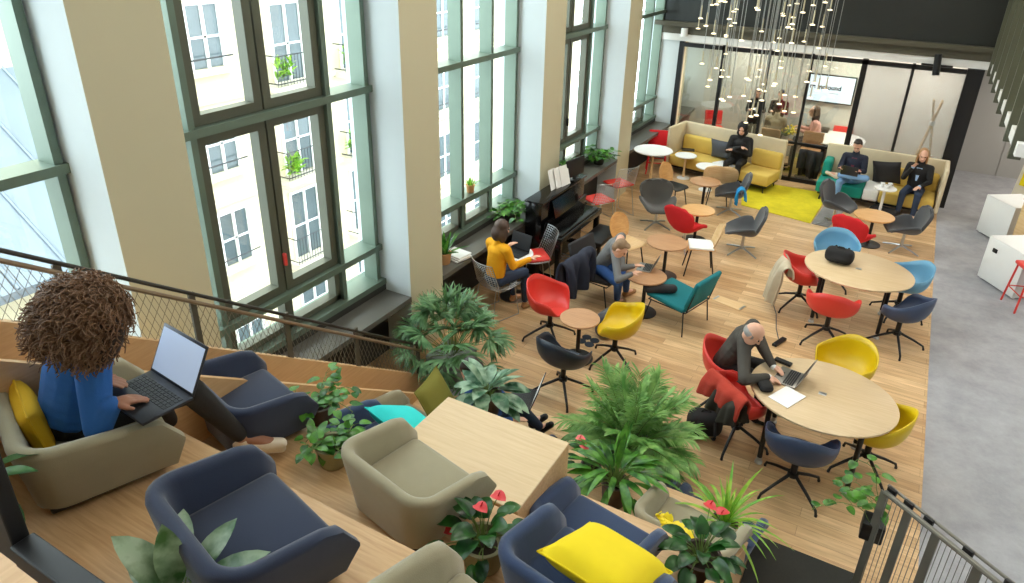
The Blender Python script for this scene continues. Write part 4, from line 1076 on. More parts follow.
# hooded person on the yellow sofa
J = sit((-2.72, 14.28, 0), -95, .40, .95, .12)
for n, k in (('R', 1), ('L', -1)):
    J['el' + n] = J['sh' + n] + V((0, -.10, -.24)) + J['r'] * (.06 * k); J['wr' + n] = J['chest'] + J['f'] * .22 - J['r'] * (.08 * k) + V((0, 0, -.02 + .04 * k)); J['hd' + n] = -J['r'] * k
J['look'] = V((0, -1, -.35)); J['topname'] = 'hoodie'
person('person in a black hooded top with folded arms on the yellow sofa', J, 'skin', 'blackcloth', 'blackcloth', 'black', 'blackcloth', hood_up, .009, bulk=1.15)
# man on the teal seat with crossed leg and a laptop
J = sit((-0.62, 14.35, 0), -95, .38, .95, .10); J['look'] = V((-.1, -1, -.55)); J['topname'] = 'jacket'
J['knL'] = J['hipL'] + V((.18, -.36, .16)); J['anL'] = J['hipR'] + V((-.16, -.36, .14)); J['toeL'] = J['anL'] + V((-.16, -.04, .02))
person('man in a dark jacket and pale jeans sitting cross-legged on the teal seat', J, 'skin', 'navycoat', 'paledenim', 'shoewhite', 'hairdark', short_hair, .009, undershirt='maroon')
laptop('grey laptop on the knee of the man on the teal seat', (J['pel'].x - .02, J['pel'].y - .30, .62), -95, 110, w=.30, d=.2)
# woman on the sofa, right
J = sit((0.47, 14.35, 0), -98, .38, .95, .10); J['look'] = V((.1, -1, -.25)); J['topname'] = 'cardigan'
J['wrR'] = J['chest'] + V((-.12, -.22, .16)); J['wrL'] = J['chest'] + V((.06, -.30, -.16))
person('woman in a black cardigan and pale blue shirt at the sofa end', J, 'skin', 'blackcloth', 'darkdenim', 'shoewhite', 'hairfair', long_hair, .009, undershirt='shirtblue')
# people behind the glass
J = sit((-2.36, 15.62, 0), 85, .56, .95, .12); person('person in a taupe jumper sitting behind the glass with back to us', J, 'skin', 'taupe', 'blackcloth', 'black', 'hairdark', short_hair, .012)
J = stand((-2.95, 16.45, 0), -80, .80); J['look'] = V((.2, -1, -.4)); person('person in black standing behind the glass above the yellow sofa', J, 'skin', 'blackcloth', 'blackcloth', 'black', 'hairdark', short_hair, .012, undershirt='shirtwhite')
J = stand((-2.48, 16.6, 0), -85, .80); J['look'] = V((0, -1, -.4)); J['topname'] = 'jacket'; person('person in a dark jacket and white shirt at the back of the glass room', J, 'skin', 'blackcloth', 'blackcloth', 'black', 'hairdark', short_hair, .012, undershirt='shirtwhite')
J = sit((-1.52, 15.95, 0), 190, .56, .95, .2); person('woman in pink with long hair sitting behind the glass near the screen', J, 'skin', 'pink', 'darkdenim', 'black', 'hairbrown', long_hair, .012)
# legs of the person on the floor chair, laptop on the lap
q = spot(497, 425, .22); J = sit((q.x, q.y, 0), 12, .12, .98, -.55); J['look'] = V((.8, .1, -.6))
J['knR'] = spot(520, 408, .46); J['knL'] = spot(514, 402, .46); J['anR'] = spot(541, 428, .16); J['toeR'] = spot(551, 425, .21); J['anL'] = spot(534, 421, .10); J['toeL'] = spot(545, 417, .14)
person('person in blue behind the oak block, with legs stretched out in dark boots', J, 'skin', 'denim', 'darkdenim', 'black', 'hairdark', short_hair, .009)
q = spot(522, 399, .50); laptop('dark laptop on the lap of the person with stretched legs', tuple(q), 15, 108, 'black', 'paper', .34, .24)
# ---------------------------------------------------------------- sofas
def cushion(label, fab, loc, d, face, tilt=0.0, group=None, roll=0.0):
    """square pillow: thick in the middle, thin pinched edges; stands in the local XZ plane, leaning back"""
    t = thing('cushion', label, 'cushion', loc, face, group)
    def side(sg):
        def fn(u, v):
            x, z = 2 * u - 1, 2 * v - 1; k = (1 - x ** 4) * (1 - z ** 4)
            q = 1 - .07 * (1 - abs(x) ** 2) * abs(z) - .0
            p = V((x * d[0] / 2 * (1 - .06 * (1 - z * z) * abs(x)), sg * d[1] / 2 * k ** .6, z * d[2] / 2 * (1 - .06 * (1 - x * x) * abs(z))))
            return Matrix.Rotation(tilt, 3, 'X') @ (Matrix.Rotation(roll, 3, 'Y') @ p) + V((0, 0, 0))
        return fn
    Q = MB(); Q.grid(15, 15, side(1)); Q.build('front', fab, t); Q = MB(); Q.grid(15, 15, side(-1)); Q.build('back', fab, t)
    Q = MB(); f = side(1); e = [f(i / 14, 0) for i in range(15)] + [f(1, i / 14) for i in range(1, 15)] + [f(1 - i / 14, 1) for i in range(1, 15)] + [f(0, 1 - i / 14) for i in range(1, 14)]
    Q.tube(e, .006, 6, closed=True); Q.build('piping', fab, t)
    return t
def sofa(label, loc, rz, w, seats, ends):
    t = thing('high_back_sofa', label, 'sofa', loc, None, None, rz=rz)
    D = .78
    Q = MB(); Q.box((0, D / 2 - .04, .56), (w, .07, .82), bev=.03, seg=3); Q.build('back_panel', 'sofabeige', t)
    for sx in ends:
        Q = MB(); Q.box((sx * (w / 2 - .035), 0.0, .56), (.07, D, .82), bev=.03, seg=3); Q.build('end_panel', 'sofabeige', t)
    for x0, x1, m_, hb in seats:
        Q = MB(); rcush(Q, ((x0 + x1) / 2, -.04, .28), (x1 - x0 - .01, D - .12, .22), .035); Q.build('seat', m_, t)
        if hb:
            Q = MB(); rcush(Q, ((x0 + x1) / 2, D / 2 - .14, .55), (x1 - x0 - .02, .14, .34), .05); Q.build('back_cushion', m_, t)
    Q = MB(); Q.box((0, 0, .15), (w - .1, D - .14, .05)); Q.build('frame', 'black', t, smooth=False)
    for sx in (-1, 1):
        for sy in (-1, 1):
            Q = MB(); Q.tube([(sx * (w / 2 - .12), sy * (D / 2 - .12), .15), (sx * (w / 2 - .10), sy * (D / 2 - .10), 0)], .016, 8); Q.build('leg', 'black', t)
    return t
sofa('long yellow and beige high-backed sofa near the windows, hooded person on it', (-3.05, 14.35, 0), radians(-10), 2.25, [(-1.04, .02, 'sofayel', True), (.02, .5, 'sofayel', False), (.5, 1.12, 'sofayel', True)], (-1,))
sofa('high-backed sofa with teal and yellow seats against the glass wall at right', (-0.13, 14.45, 0), radians(-1), 2.1, [(-1.05, -.22, 'tealF', False), (-.22, .05, 'paper', False), (.05, .96, 'sofayel', True)], (1,))
Q = MB(); t = thing('seat_back', 'teal corner block behind the man with the laptop', 'cushion', (-1.08, 14.62, .40), None)
rcush(Q, (0, 0, .16), (.16, .40, .32), .05); Q.build('block', 'tealF', t)
cushion('dark grey square cushion on the yellow sofa beside the hooded person', 'pillowgrey', (-3.12, 14.42, .60), (.46, .14, .42), -100, -.3)
cushion('black square cushion between the two sitters on the right sofa', 'pillowblack', (-.05, 14.60, .62), (.48, .15, .46), -95, -.25, roll=.15)
q = spot(604, 560, 2.05)
cushion('large yellow square cushion on the blue tub chair in the foreground', 'yellow', tuple(spot(606, 562, 2.02)), (.47, .17, .48), 80, 1.2, roll=0.0)
cushion('turquoise cushion lying on the blue tub chair left of the oak block', 'turq', tuple(spot(407, 424, 1.48)), (.46, .15, .44), 70, 1.05, roll=0.1)
cushion('olive green cushion standing between the oak block and the stair wall', 'oliveF', (spot(437, 402, .80).x, spot(437, 402, .80).y, .83), (.44, .12, .44), 10, .5)
cushion('ochre cushion behind the back of the woman in blue', 'ochre', tuple(spot(152, 384, 2.48) - V((cos(radians(70)), sin(radians(70)), 0)) * .53 - V((0, 0, -.04))), (.42, .11, .28), 70, .15)
# ---------------------------------------------------------------- upright piano
pa = Vector((-4.36, 8.12, 0)); pang = radians(90)
t = thing('upright_piano', 'black upright piano standing against the window ledge', 'piano', (-4.06, 8.98, 0), 0)
# local: +Y towards the player (world +X), X along the wall
Q = MB(); Q.box((0, -.20, .60), (1.46, .26, 1.12), bev=.01); Q.build('case', 'blackgloss', t)
Q = MB(); Q.box((0, -.19, 1.175), (1.50, .30, .03), bev=.006); Q.build('lid', 'blackgloss', t)
Q = MB(); Q.box((0, .08, .66), (1.46, .36, .09), bev=.008); Q.build('key_bed', 'blackgloss', t)
Q = MB(); Q.box((0, .10, .722), (1.34, .26, .022), bev=.008); Q.build('key_lid', 'blackgloss', t)
Q = MB(); Q.box((0, -.03, .80), (1.40, .02, .20), Matrix.Rotation(-.2, 4, 'X')); Q.build('fallboard', 'blackgloss', t)
Q = MB(); Q.box((0.1, -.02, 1.0), (.7, .015, .26), Matrix.Rotation(.25, 4, 'X')); Q.build('music_desk', 'blackgloss', t)
for x in (-.68, .68):
    Q = MB(); Q.box((x, .20, .32), (.07, .08, .62), bev=.006); Q.box((x, .02, .04), (.08, .44, .07), bev=.006); Q.build('leg', 'blackgloss', t)
Q = MB()
for x in (-.08, 0, .08): Q.box((x, .0, .08), (.03, .16, .015))
Q.build('pedals', 'chrome', t)
t = thing('piano_bench', 'black padded bench in front of the piano', 'bench', (-3.62, 9.25, 0), 0)
Q = MB(); Q.box((0, 0, .45), (.72, .34, .08), bev=.025); Q.build('seat', 'black', t)
for x in (-1, 1):
    for y in (-1, 1): Q = MB(); Q.box((x * .32, y * .13, .205), (.04, .04, .41)); Q.build('leg', 'blackgloss', t, smooth=False)
t = thing('sheet_music', 'white sheets of music leaning on the piano', 'paper', (-4.22, 8.95, 1.19), -6)
Q = MB(); 
for i in range(3): Q.box((-.16 + i * .13, -.02 * i, .15), (.21, .004, .30), Matrix.Rotation(.25, 4, 'X') @ Matrix.Rotation(.1 * (i - 1), 4, 'Z'))
Q.build('sheets', 'paper', t, smooth=False)
t = thing('monitor', 'small black screen standing on the piano beside the music sheets', 'screen', (-4.18, 9.42, 1.19), -10)
Q = MB(); Q.box((0, 0, .20), (.46, .03, .28), bev=.006); Q.build('panel', 'black', t); Q = MB(); Q.box((0, 0, .03), (.05, .03, .06)); Q.box((0, 0, .006), (.2, .14, .012), bev=.004); Q.build('stand', 'black', t)
# ---------------------------------------------------------------- hanging lights, screen, spot light, coat tripod
M['glow'] = emit('warm lit lamp cap', (255, 240, 205), 1.6)
M['brass'] = mat('pale brass tube', (206, 196, 168), 0.35, .5)
R = random.Random(11); pts = []
GP = 'slim hanging lights in the cluster'
base = None; n = 0
while n < 84:
    u, v = R.uniform(698, 830), R.uniform(0, 138)
    if v > 138 - abs(u - 758) * .70: continue
    y = 11.2 + R.uniform(0, 2.2); p = spoty(u, v, y)
    if any((p - q).length < .13 for q in pts): continue
    pts.append(p); n += 1
    if base is None:
        base = thing('pendant_light', 'slim pale hanging light in the cluster of hanging lights before the glass room', 'lamp', p, None, GP)
        Q = MB(); Q.tube([(0, 0, .2), (0, 0, 4.4)], .0055, 5); Q.build('wire', 'chrome', base)
        Q = MB(); Q.tube([(0, 0, .015), (0, 0, .21)], .011, 8); Q.build('tube', 'brass', base)
        Q = MB(); Q.lathe([(.010, .02), (.037, .012), (.037, 0.0), (.010, -.004)], seg=14); Q.build('disc', 'glow', base)
    else:
        c = base.copy(); COL.objects.link(c); c.location = p
        for k_ in kids(base):
            d = k_.copy(); COL.objects.link(d); d.parent = c
t = thing('wall_screen', 'wide white presentation screen on the back wall of the glass room', 'screen', (-1.53, 16.80, 1.63), -90)
Q = MB(); Q.box((0, 0, 0), (.98, .05, .60), bev=.008); fr = Q.build('frame', 'black', t)
M['tv'] = emit('lit white screen', (206, 220, 238), 1.0)
Q = MB(); Q.box((0, .027, 0), (.93, .004, .55)); dsp = Q.build('display', 'tv', fr, smooth=False)
def text(txt, size, loc, rot, mt, name, parent, ext=.002):
    cu = bpy.data.curves.new(name, 'FONT'); cu.body = txt; cu.size = size; cu.extrude = ext; cu.offset = size * .03; cu.align_x = 'CENTER'; cu.align_y = 'CENTER'
    o = bpy.data.objects.new(name, cu); COL.objects.link(o)
    me = bpy.data.meshes.new_from_object(o.evaluated_get(bpy.context.evaluated_depsgraph_get())); bpy.data.objects.remove(o)
    me.materials.append(M[mt]); o = bpy.data.objects.new(name, me); COL.objects.link(o); o.location = loc; o.rotation_euler = rot; o.parent = parent; return o
bpy.context.view_layer.update()
text('re mojound', .135, (.10, .031, .03), (pi / 2, 0, pi), 'black', 'lettering', fr)
text('------------', .05, (-.08, .031, -.08), (pi / 2, 0, pi), 'greyF', 'lettering', fr, .001)
t = thing('track_light', 'black cylinder spotlight on the white beam at top right', 'lamp', (.30, 14.93, 2.60), None)
Q = MB(); Q.tube([(-.02, -.06, .20), (.02, -.10, -.16)], .06, 16); Q.build('head', 'black', t)
Q = MB(); Q.box((0, -.01, .0), (.5, .04, .03)); Q.build('track', 'black', t, smooth=False)
t = thing('tripod_coat_stand', 'pale wooden tripod coat stand behind the frosted glass', 'stand', (.50, 15.75, 0), None)
for i in range(4):
    a = pi / 4 + i * pi / 2; Q = MB(); Q.tube([(.34 * cos(a), .34 * sin(a), 0), (-.02 * cos(a), -.02 * sin(a), 1.5), (-.11 * cos(a), -.11 * sin(a), 1.85)], [.022, .022, .018], 8); Q.build('leg', 'pine', t)
Q = MB(); Q.lathe([(.05, 1.36), (.055, 1.40), (.05, 1.44)], seg=16); Q.build('collar', 'white', t)
# room interior: chairs, flowers, cabinet
bar_chair('brown bar chair under the person in taupe behind the glass', (-2.36, 15.60, 0), 85, 'walnut', .58, True)
bar_chair('brown bar chair with dark coats hanging on it behind the glass', (-1.55, 15.45, 0), -90, 'walnut', .58, True)
bar_chair('red bar chair at the far left of the glass room', (-3.7, 16.0, 0), -60, 'redF', .62)
bar_chair('red chair behind the white table in the glass room', (-1.1, 16.62, 0), -90, 'redF', .50)
t = thing('side_cabinet', 'small black cabinet with bottles under the wall screen', 'cabinet', (-1.62, 16.66, 0), -90)
Q = MB(); Q.box((0, 0, .4), (.5, .3, .8), bev=.008); Q.build('case', 'black', t); Q = MB(); Q.box((0, .155, .4), (.23, .01, .7)); Q.build('door', 'darksteel', t, smooth=False)
t = thing('flower_bouquet', 'yellow flower bunch on the tall wood table behind the glass', 'flowers', (-2.12, 15.72, .622), None)
Q = MB(); Q.lathe([(.05, 0), (.07, .06), (.055, .13)], seg=14, cap=False); Q.build('vase', 'white', t)
Q = MB()
for i in range(46): Q.ell((R.uniform(-.2, .2), R.uniform(-.12, .12), .18 + R.uniform(0, .16)), (.028, .028, .022), seg=7, rings=5)
Q.build('petals', 'yelspathe', t)
Q = MB()
for i in range(24): Q.leaf((0, 0, .1), (R.uniform(-1, 1), R.uniform(-1, 1), .8), .25, .06, n=3)
Q.build('leaves', 'leafB', t)
# ---------------------------------------------------------------- draped cloth
def drape(name, label, cat, fab, loc, face, w, front, back, thick=.02, seed=1, folds=4, depth=.05, parts=None):
    """cloth hung over an edge: goes up the front, over the top and down the back; with vertical folds"""
    t = thing(name, label, cat, loc, face); R_ = random.Random(seed); ph = [R_.uniform(0, 6) for _ in range(6)]
    def fn(u, v):
        x = (2 * u - 1) * w / 2; L = front + back; q = v * L; r_ = .05
        if q < front: z = -(front - q); y = r_
        elif True:
            z = -(q - front); y = -r_
        k = min(1, abs(q - front) / .08); z = z * 1.0; y = y * k
        fo = (sin(folds * pi * u + ph[0]) + .5 * sin(folds * 2.3 * pi * u + ph[1])) * depth * min(1, abs(q - front) / .25)
        z += .03 * sin(5 * u + ph[2]) * k
        return V((x * (1 + .12 * sin(3 * v + ph[3])), y + fo * (1 if y >= 0 else 1) - (.12 * abs(z) if q > front else -.02), z))
    Q = MB(); Q.grid(26, 26, fn); Q.build('cloth', fab, t, solid=thick, sub=1, offset=0)
    return t
def hang(label, name, cat, fab, px, z, face, w, fr, bk, **k):
    q = spot(px[0], px[1], z); return drape(name, label, cat, fab, tuple(q), face, w, fr, bk, **k)
M['scarf'] = mat('rust wool scarf', (168, 54, 38), .95, bump=.5, bscale=60, var=.25)
M['beigecoat'] = mat('beige coat cloth', (186, 172, 148), .9, bump=.3, bscale=20, var=.15)
M['darkcoat'] = mat('dark green black coat', (46, 42, 34), .85, bump=.4, bscale=20, var=.3)
hang('dark coat hung over the red chair under the rust scarf', 'coat', 'coat', 'darkcoat', (729, 390), .82, 40, .46, .26, .26, seed=3)
hang('rust wool scarf with fringe over the red chair beside the bald man', 'scarf', 'scarf', 'scarf', (728, 384), .87, 50, .50, .28, .22, seed=5, thick=.03)
hang('long beige coat hung over the red chair at the farther round table', 'coat', 'coat', 'beigecoat', (786, 260), .78, 15, .44, .20, .62, seed=7)
hang('dark navy coat hung over the chair behind the man in grey', 'coat', 'coat', 'navycoat', (577, 254), .84, -10, .66, .50, .66, seed=9, depth=.07, thick=.05)
hang('bright blue garment over the back of a dark swivel chair', 'garment', 'garment', 'blueplast', (743, 188), .72, 195, .16, .30, .22, seed=4, folds=2, depth=.02)
M['blueplastF'] = mat('bright blue cloth', (20, 132, 190), .85)
bpy.data.objects['garment'].children[0].data.materials[0] = M['blueplastF']
hang('dark coat hanging on the bar chair behind the glass', 'coat', 'coat', 'blackcloth', (812, 150), .80, -90, .4, .4, .6, seed=12)
# bags
def bag(name, label, loc, face, d, fab, straps=True, tilt=0.0):
    t = thing(name, label, 'bag', loc, face)
    Q = MB(); Rm = Matrix.Rotation(tilt, 4, 'X')
    Q.box((0, 0, d[2] * .5), d, Rm, bev=min(d) * .38, seg=4); Q.ell((0, d[1] * .42, d[2] * .38), (d[0] * .36, d[1] * .25, d[2] * .28)); Q.build('body', fab, t, remesh=.02)
    if straps:
        for x in (-.22, .22):
            Q = MB(); n = 9; Q.tube([(x * d[0], -d[1] * .5 - .10 * sin(pi * i / n), d[2] * (.12 + .75 * i / n)) for i in range(n + 1)], .016, 6); Q.build('strap', fab, t)
        Q = MB(); Q.tube([(-.05, 0, d[2] * .97), (-.03, 0, d[2] * 1.08), (.03, 0, d[2] * 1.08), (.05, 0, d[2] * .97)], .009, 6); Q.build('handle', fab, t)
    return t
bag('backpack', 'black backpack lying on the floor behind the red chair with the scarf', P(703, 432), 110, (.36, .26, .26), 'blackcloth')
bag('handbag', 'black handbag on the farther round table', (P(838, 262, .742)[0], P(838, 262, .742)[1], .742), -95, (.36, .22, .20), 'blackcloth')
bag('tote_bag', 'dark grey bag on the floor under the chair of the man in grey', P(607, 334), -10, (.36, .24, .34), 'greyF', False)
bag('floor_bag', 'flat black bag on the floor under the right sofa', (.08, 13.95, 0), 70, (.50, .26, .14), 'blackcloth')
bag('pouch', 'small black pouch on the table in front of the bald man', tuple(spot(764, 388, .742)), 30, (.20, .13, .07), 'blackcloth', False)
def slab(name, label, cat, loc, face, d, fab, n=1):
    t = tag(MB().build(name, fab), label, cat) if False else None
    Q = MB()
    for i in range(n): Q.box((.012 * (i % 2), .01 * (i % 3), d[2] * (i + .5)), (d[0], d[1], d[2] * .96), rot=.06 * (i % 3 - 1), bev=min(.004, d[2] * .3), seg=1)
    o = Q.build(name, fab, smooth=False, loc=loc); o.rotation_euler.z = radians(face - 90); return tag(o, label, cat)
slab('paper_sheet', 'white sheets of paper on the table beside the silver laptop', 'paper', tuple(spot(787, 397, .743)), 70, (.21, .30, .006), 'paper')
slab('glasses_case', 'black case on the table beyond the hands of the bald man', 'case', tuple(spot(783, 363, .743)), 80, (.17, .06, .03), 'black')
slab('phone', 'dark phone on the table beside the black pouch', 'phone', tuple(spot(745, 382, .743)), 60, (.08, .15, .012), 'black')
slab('magazine', 'black magazine on the small white table at the sofa', 'magazine', (P(688, 150, .502)[0], P(688, 150, .502)[1], .502), 20, (.2, .27, .012), 'black')
slab('magazine', 'stack of white magazines on the window ledge behind the woman in yellow', 'magazines', (-4.6, 6.78, .822), 80, (.30, .24, .02), 'paper', 3)
slab('magazine', 'pale open magazine lying on the yellow sofa seat', 'magazine', (-2.95, 14.08, .392), 60, (.42, .28, .015), 'paper')
slab('power_strip', 'black power strip on the floor behind the bald man', 'power strip', P(779, 343, .002), 75, (.06, .26, .035), 'black')
t = thing('floor_socket', 'pair of metal socket lids set into the wooden floor', 'socket', P(729, 303, .001), 75)
Q = MB(); Q.box((0, 0, .003), (.44, .19, .005)); Q.build('lid', 'pine', t, smooth=False)
for x in (-.2, .2): Q = MB(); Q.box((x, 0, .006), (.03, .14, .008)); Q.build('handle', 'chrome', t, smooth=False)
Q = MB(); a = V(P(773, 303, .006)); b_ = V(P(779, 341, .02)); Q.tube([a, a.lerp(b_, .3) + V((.02, 0, 0)), a.lerp(b_, .7) + V((-.01, 0, 0)), b_], .006, 6); tag(Q.build('cable', 'greyF'), 'thin grey cable from the floor socket to the power strip', 'cable')
t = thing('charger_pad', 'dark four-leaf floor pad between the yellow and navy shell chairs', 'mat', P(588, 341, .001), 80)
for i in range(4):
    a = pi / 4 + i * pi / 2; Q = MB(); Q.lathe([(.06, 0), (.06, .006)], (.085 * cos(a), .085 * sin(a), 0), 16); Q.build('pad', 'darknavy', t, smooth=False)
for i, (x, y) in enumerate(((-.06, 13.88), (.03, 13.80), (.06, 13.92))):
    t = thing('cup', 'white cup on the little round table between the sitters', 'cup', (x, y, .552), None, 'white cups on the sofa table')
    Q = MB(); Q.lathe([(.025, 0), (.04, .07), (.036, .07), (.022, .008)], seg=14); Q.build('bowl', 'white', t); Q = MB(); Q.tube([(.036, 0, .055), (.06, 0, .05), (.058, 0, .025), (.03, 0, .02)], .005, 6); Q.build('handle', 'white', t)
# stacked white display boxes on the carpet at the right
def crate(label, loc, face, d, fab, tiltx=0.0, knob=False):
    t = thing('display_box', label, 'box', loc, face)
    Rm = Matrix.Rotation(tiltx, 4, 'X'); h = d[2]
    Q = MB(); w = .025
    for c, dd in (((0, 0, w / 2), (d[0], d[1], w)), ((0, 0, h - w / 2), (d[0], d[1], w)), ((-d[0] / 2 + w / 2, 0, h / 2), (w, d[1], h - 2 * w)), ((d[0] / 2 - w / 2, 0, h / 2), (w, d[1], h - 2 * w))): Q.box(c, dd)
    Q.build('case', fab, t, smooth=False); Q = MB(); Q.box((0, -d[1] / 2 + .01, h / 2), (d[0] - .05, .02, h - .05)); Q.build('back_panel', fab, t, smooth=False)
    Q = MB(); Q.box((0, d[1] / 2 - .005, h / 2), (d[0], .03, h), bev=.004); dr = Q.build('door', fab, t)
    if knob: Q = MB(); Q.box((d[0] * .25, d[1] / 2 + .02, h * .75), (.08, .02, .06), bev=.005); Q.build('latch', 'black', dr)
    for x in (-1, 1):
        for y in (-1, 1): Q = MB(); Q.ell((x * (d[0] / 2 - .04), y * (d[1] / 2 - .04), -.005), (.03, .03, .03)); Q.build('castor', 'white', t)
    return t
crate('white box on castors at the right edge of the grey carpet, with a black latch', (1.98, 11.75, .03), 215, (.72, .62, .66), 'white', knob=True)
crate('white box on castors behind the first, farther along the carpet', (2.0, 13.9, .03), 215, (.66, .62, .66), 'white')
t = thing('wood_crate', 'pale wooden crate between the white boxes on the carpet', 'box', (2.32, 13.2, 0), 215)
Q = MB(); Q.box((0, 0, .45), (.5, .5, .9), bev=.006); Q.build('case', 'pine', t)
Q = MB(); Q.box((0, 0, .92), (.52, .52, .03), bev=.004); Q.build('lid', 'ply', t)
t = thing('display_board', 'grey board with a yellow panel leaning at the far right', 'board', (2.42, 15.3, 0), 235)
Q = MB(); Q.box((0, 0, .72), (.75, .05, 1.4), Matrix.Rotation(.15, 4, 'X'), bev=.006); Q.build('board', 'cream', t)
Q = MB(); Q.box((.12, .03, .85), (.35, .03, .6), Matrix.Rotation(.15, 4, 'X')); Q.build('panel', 'yellow', t, smooth=False)

# ---------------------------------------------------------------- plants
def pot(t, r, h, m, soil=True, square=False, taper=.8):
    Q = MB()
    if square: Q.box((0, 0, h / 2), (2 * r, 2 * r, h), bev=.01)
    else: Q.lathe([(r * taper, 0), (r * taper + .004, .005), (r, h - .02), (r + .008, h - .015), (r + .008, h), (r - .012, h), (r - .02, h - .04)], seg=28)
    Q.build('pot', m, t)
    if soil: Q = MB(); Q.lathe([(r - .02, h - .045), (r * .5, h - .035), (.01, h - .03)], seg=20); Q.build('soil', 'soil', t)
def frond(Qs, Qf, base, d, L, nl, ll, lw, droop, seed, fan=False):
    R_ = random.Random(seed); d = V(d).normalized(); p = V(base); pts = [p.copy()]; n = 12; ds = [d.copy()]
    for i in range(n):
        p = p + d * (L / n); d = (d + V((0, 0, -1)) * droop / n).normalized(); pts.append(p.copy()); ds.append(d.copy())
    Qs.tube(pts, [.006 * (1 - .7 * i / n) for i in range(n + 1)], 5, cap=False)
    for i in range(nl):
        f_ = (.28 + .72 * i / nl) * n if not fan else n * (.82 + .18 * i / nl); k = min(int(f_), n - 1); q = pts[k].lerp(pts[k + 1], f_ - k); dd = ds[k]
        side = dd.cross(V((0, 0, 1)))
        if side.length < 1e-3: side = V((1, 0, 0))
        side.normalize()
        for sg in (-1, 1):
            if fan: a = pi * .62 * (i + .5) / nl; ld = dd * cos(a) + side * sg * sin(a)
            else: ld = dd * .75 + side * sg * (.9 - .4 * i / nl) + V((0, 0, .12))
            Qf.leaf(q, ld + V((R_.uniform(-.1, .1), R_.uniform(-.1, .1), R_.uniform(-.1, .1))), ll * (1 - .45 * abs(i / nl - .45)) if not fan else ll, lw, R_.uniform(.5, 1.1), .1, n=4)
def palm(label, loc, potr, poth, potm, H, spread, nf, nl, ll, lw, mt, seed, fan=False, square=False, droop=1.2):
    t = thing('potted_palm', label, 'plant', loc); pot(t, potr, poth, potm, square=square); R_ = random.Random(seed); Qs, Qf = MB(), MB()
    for i in range(nf):
        a = 2.399 * i + R_.uniform(-.3, .3); q = (i + .5) / nf; el = radians(82 - 62 * q + R_.uniform(-8, 8))
        L = (H * (1.0 - .25 * q)) * R_.uniform(.85, 1.1)
        frond(Qs, Qf, (.03 * cos(a), .03 * sin(a), poth - .05), (cos(a) * cos(el) * spread, sin(a) * cos(el) * spread, sin(el)), L, nl, ll, lw, droop * (.6 + .6 * q), seed * 100 + i, fan)
    Qs.build('stems', 'stem', t); Qf.build('foliage', mt, t); return t
def leafy(label, loc, potr, poth, potm, n, L, W, mt, seed, shape='lance', el0=80, el1=15, droop=.9, stalk=.0, flowers=(), name='potted_plant', square=False, fold=.2, fm='spathe', dirs=None):
    t = thing(name, label, 'plant', loc)
    if potr: pot(t, potr, poth, potm, square=square)
    R_ = random.Random(seed); Qs, Qf = MB(), MB()
    for i in range(n):
        a = 2.399 * i + R_.uniform(-.4, .4); q = (i + .5) / n; el = radians(el0 + (el1 - el0) * q + R_.uniform(-10, 10))
        d = V((cos(a) * cos(el), sin(a) * cos(el), sin(el))); b = V((.02 * cos(a), .02 * sin(a), poth - .04)); s_ = stalk * R_.uniform(.6, 1.2)
        if stalk:
            m_ = b + d * s_ * .5 + V((0, 0, .03)); e = b + d * s_; Qs.tube([b, m_, e], [.004, .0035, .003], 5, cap=False); b = e; d = (d * .8 + V((d.x, d.y, -.35))).normalized()
        Qf.leaf(b, d, L * R_.uniform(.75, 1.15), W * R_.uniform(.8, 1.15), droop * R_.uniform(.6, 1.3), fold, n=7, shape=shape, twist=R_.uniform(-.4, .4))
    if Qs.v: Qs.build('stalks', 'stem', t)
    Qf.build('foliage', mt, t)
    for fx, fy, fz in flowers:
        Q = MB(); b = V((0, 0, poth)); e = V((fx, fy, fz)); Q.tube([b, b.lerp(e, .5) + V((0, 0, .04)), e], .003, 5); st = Q.build('flower_stalk', 'stem', t)
        Q = MB(); Q.leaf(e - V((.03, 0, 0)), (1, R_.uniform(-.5, .5), .25), .085, .075, .5, .25, n=6, shape='heart'); Q.tube([e, e + V((.012, 0, .04))], [.006, .003], 6); Q.build('flower', fm, t)
    return t
def trailing(label, loc, potr, poth, potm, n, mt, seed, spread=.28, up=.3, fall=.35, leafL=.11, square=False, name='trailing_plant', bias=V((0, 0, 0))):
    t = thing(name, label, 'plant', loc); pot(t, potr, poth, potm, square=square); R_ = random.Random(seed); Qs, Qf = MB(), MB()
    for i in range(n):
        a = R_.uniform(0, 2 * pi); p = V((.04 * cos(a), .04 * sin(a), poth - .03)); d = (V((cos(a) * .6, sin(a) * .6, 1)) + bias).normalized(); pts = [p.copy()]; m_ = 9; L = R_.uniform(.6, 1.2) * (up + fall)
        for k in range(m_):
            p = p + d * L / m_; d = (d + V((R_.uniform(-.25, .25), R_.uniform(-.25, .25), -.24 - .1 * fall))).normalized(); pts.append(p.copy())
            if k > 0:
                sd = V((R_.uniform(-1, 1), R_.uniform(-1, 1), R_.uniform(-.1, .5))).normalized(); e = p + sd * .04; Qs.tube([p, e], .0016, 4, cap=False)
                Qf.leaf(e, sd + V((0, 0, -.2)), leafL * R_.uniform(.7, 1.2), leafL * .72, .6, .15, n=5, shape='heart')
        Qs.tube(pts, .0028, 5, cap=False)
    Qs.build('vines', 'stem', t); Qf.build('foliage', mt, t); return t
palm('tall fan-leaved palm in a grey planter at the foot of the column', P(452, 377), .21, .34, 'greypot', .66, .9, 40, 11, .29, .032, 'leafA', 5, fan=True, square=True, droop=.7)
palm('large feathery palm rising behind the oak block near the tiers', P(627, 470), .20, .34, 'greypot', .80, .8, 46, 26, .20, .020, 'leafA2', 8, droop=1.1)
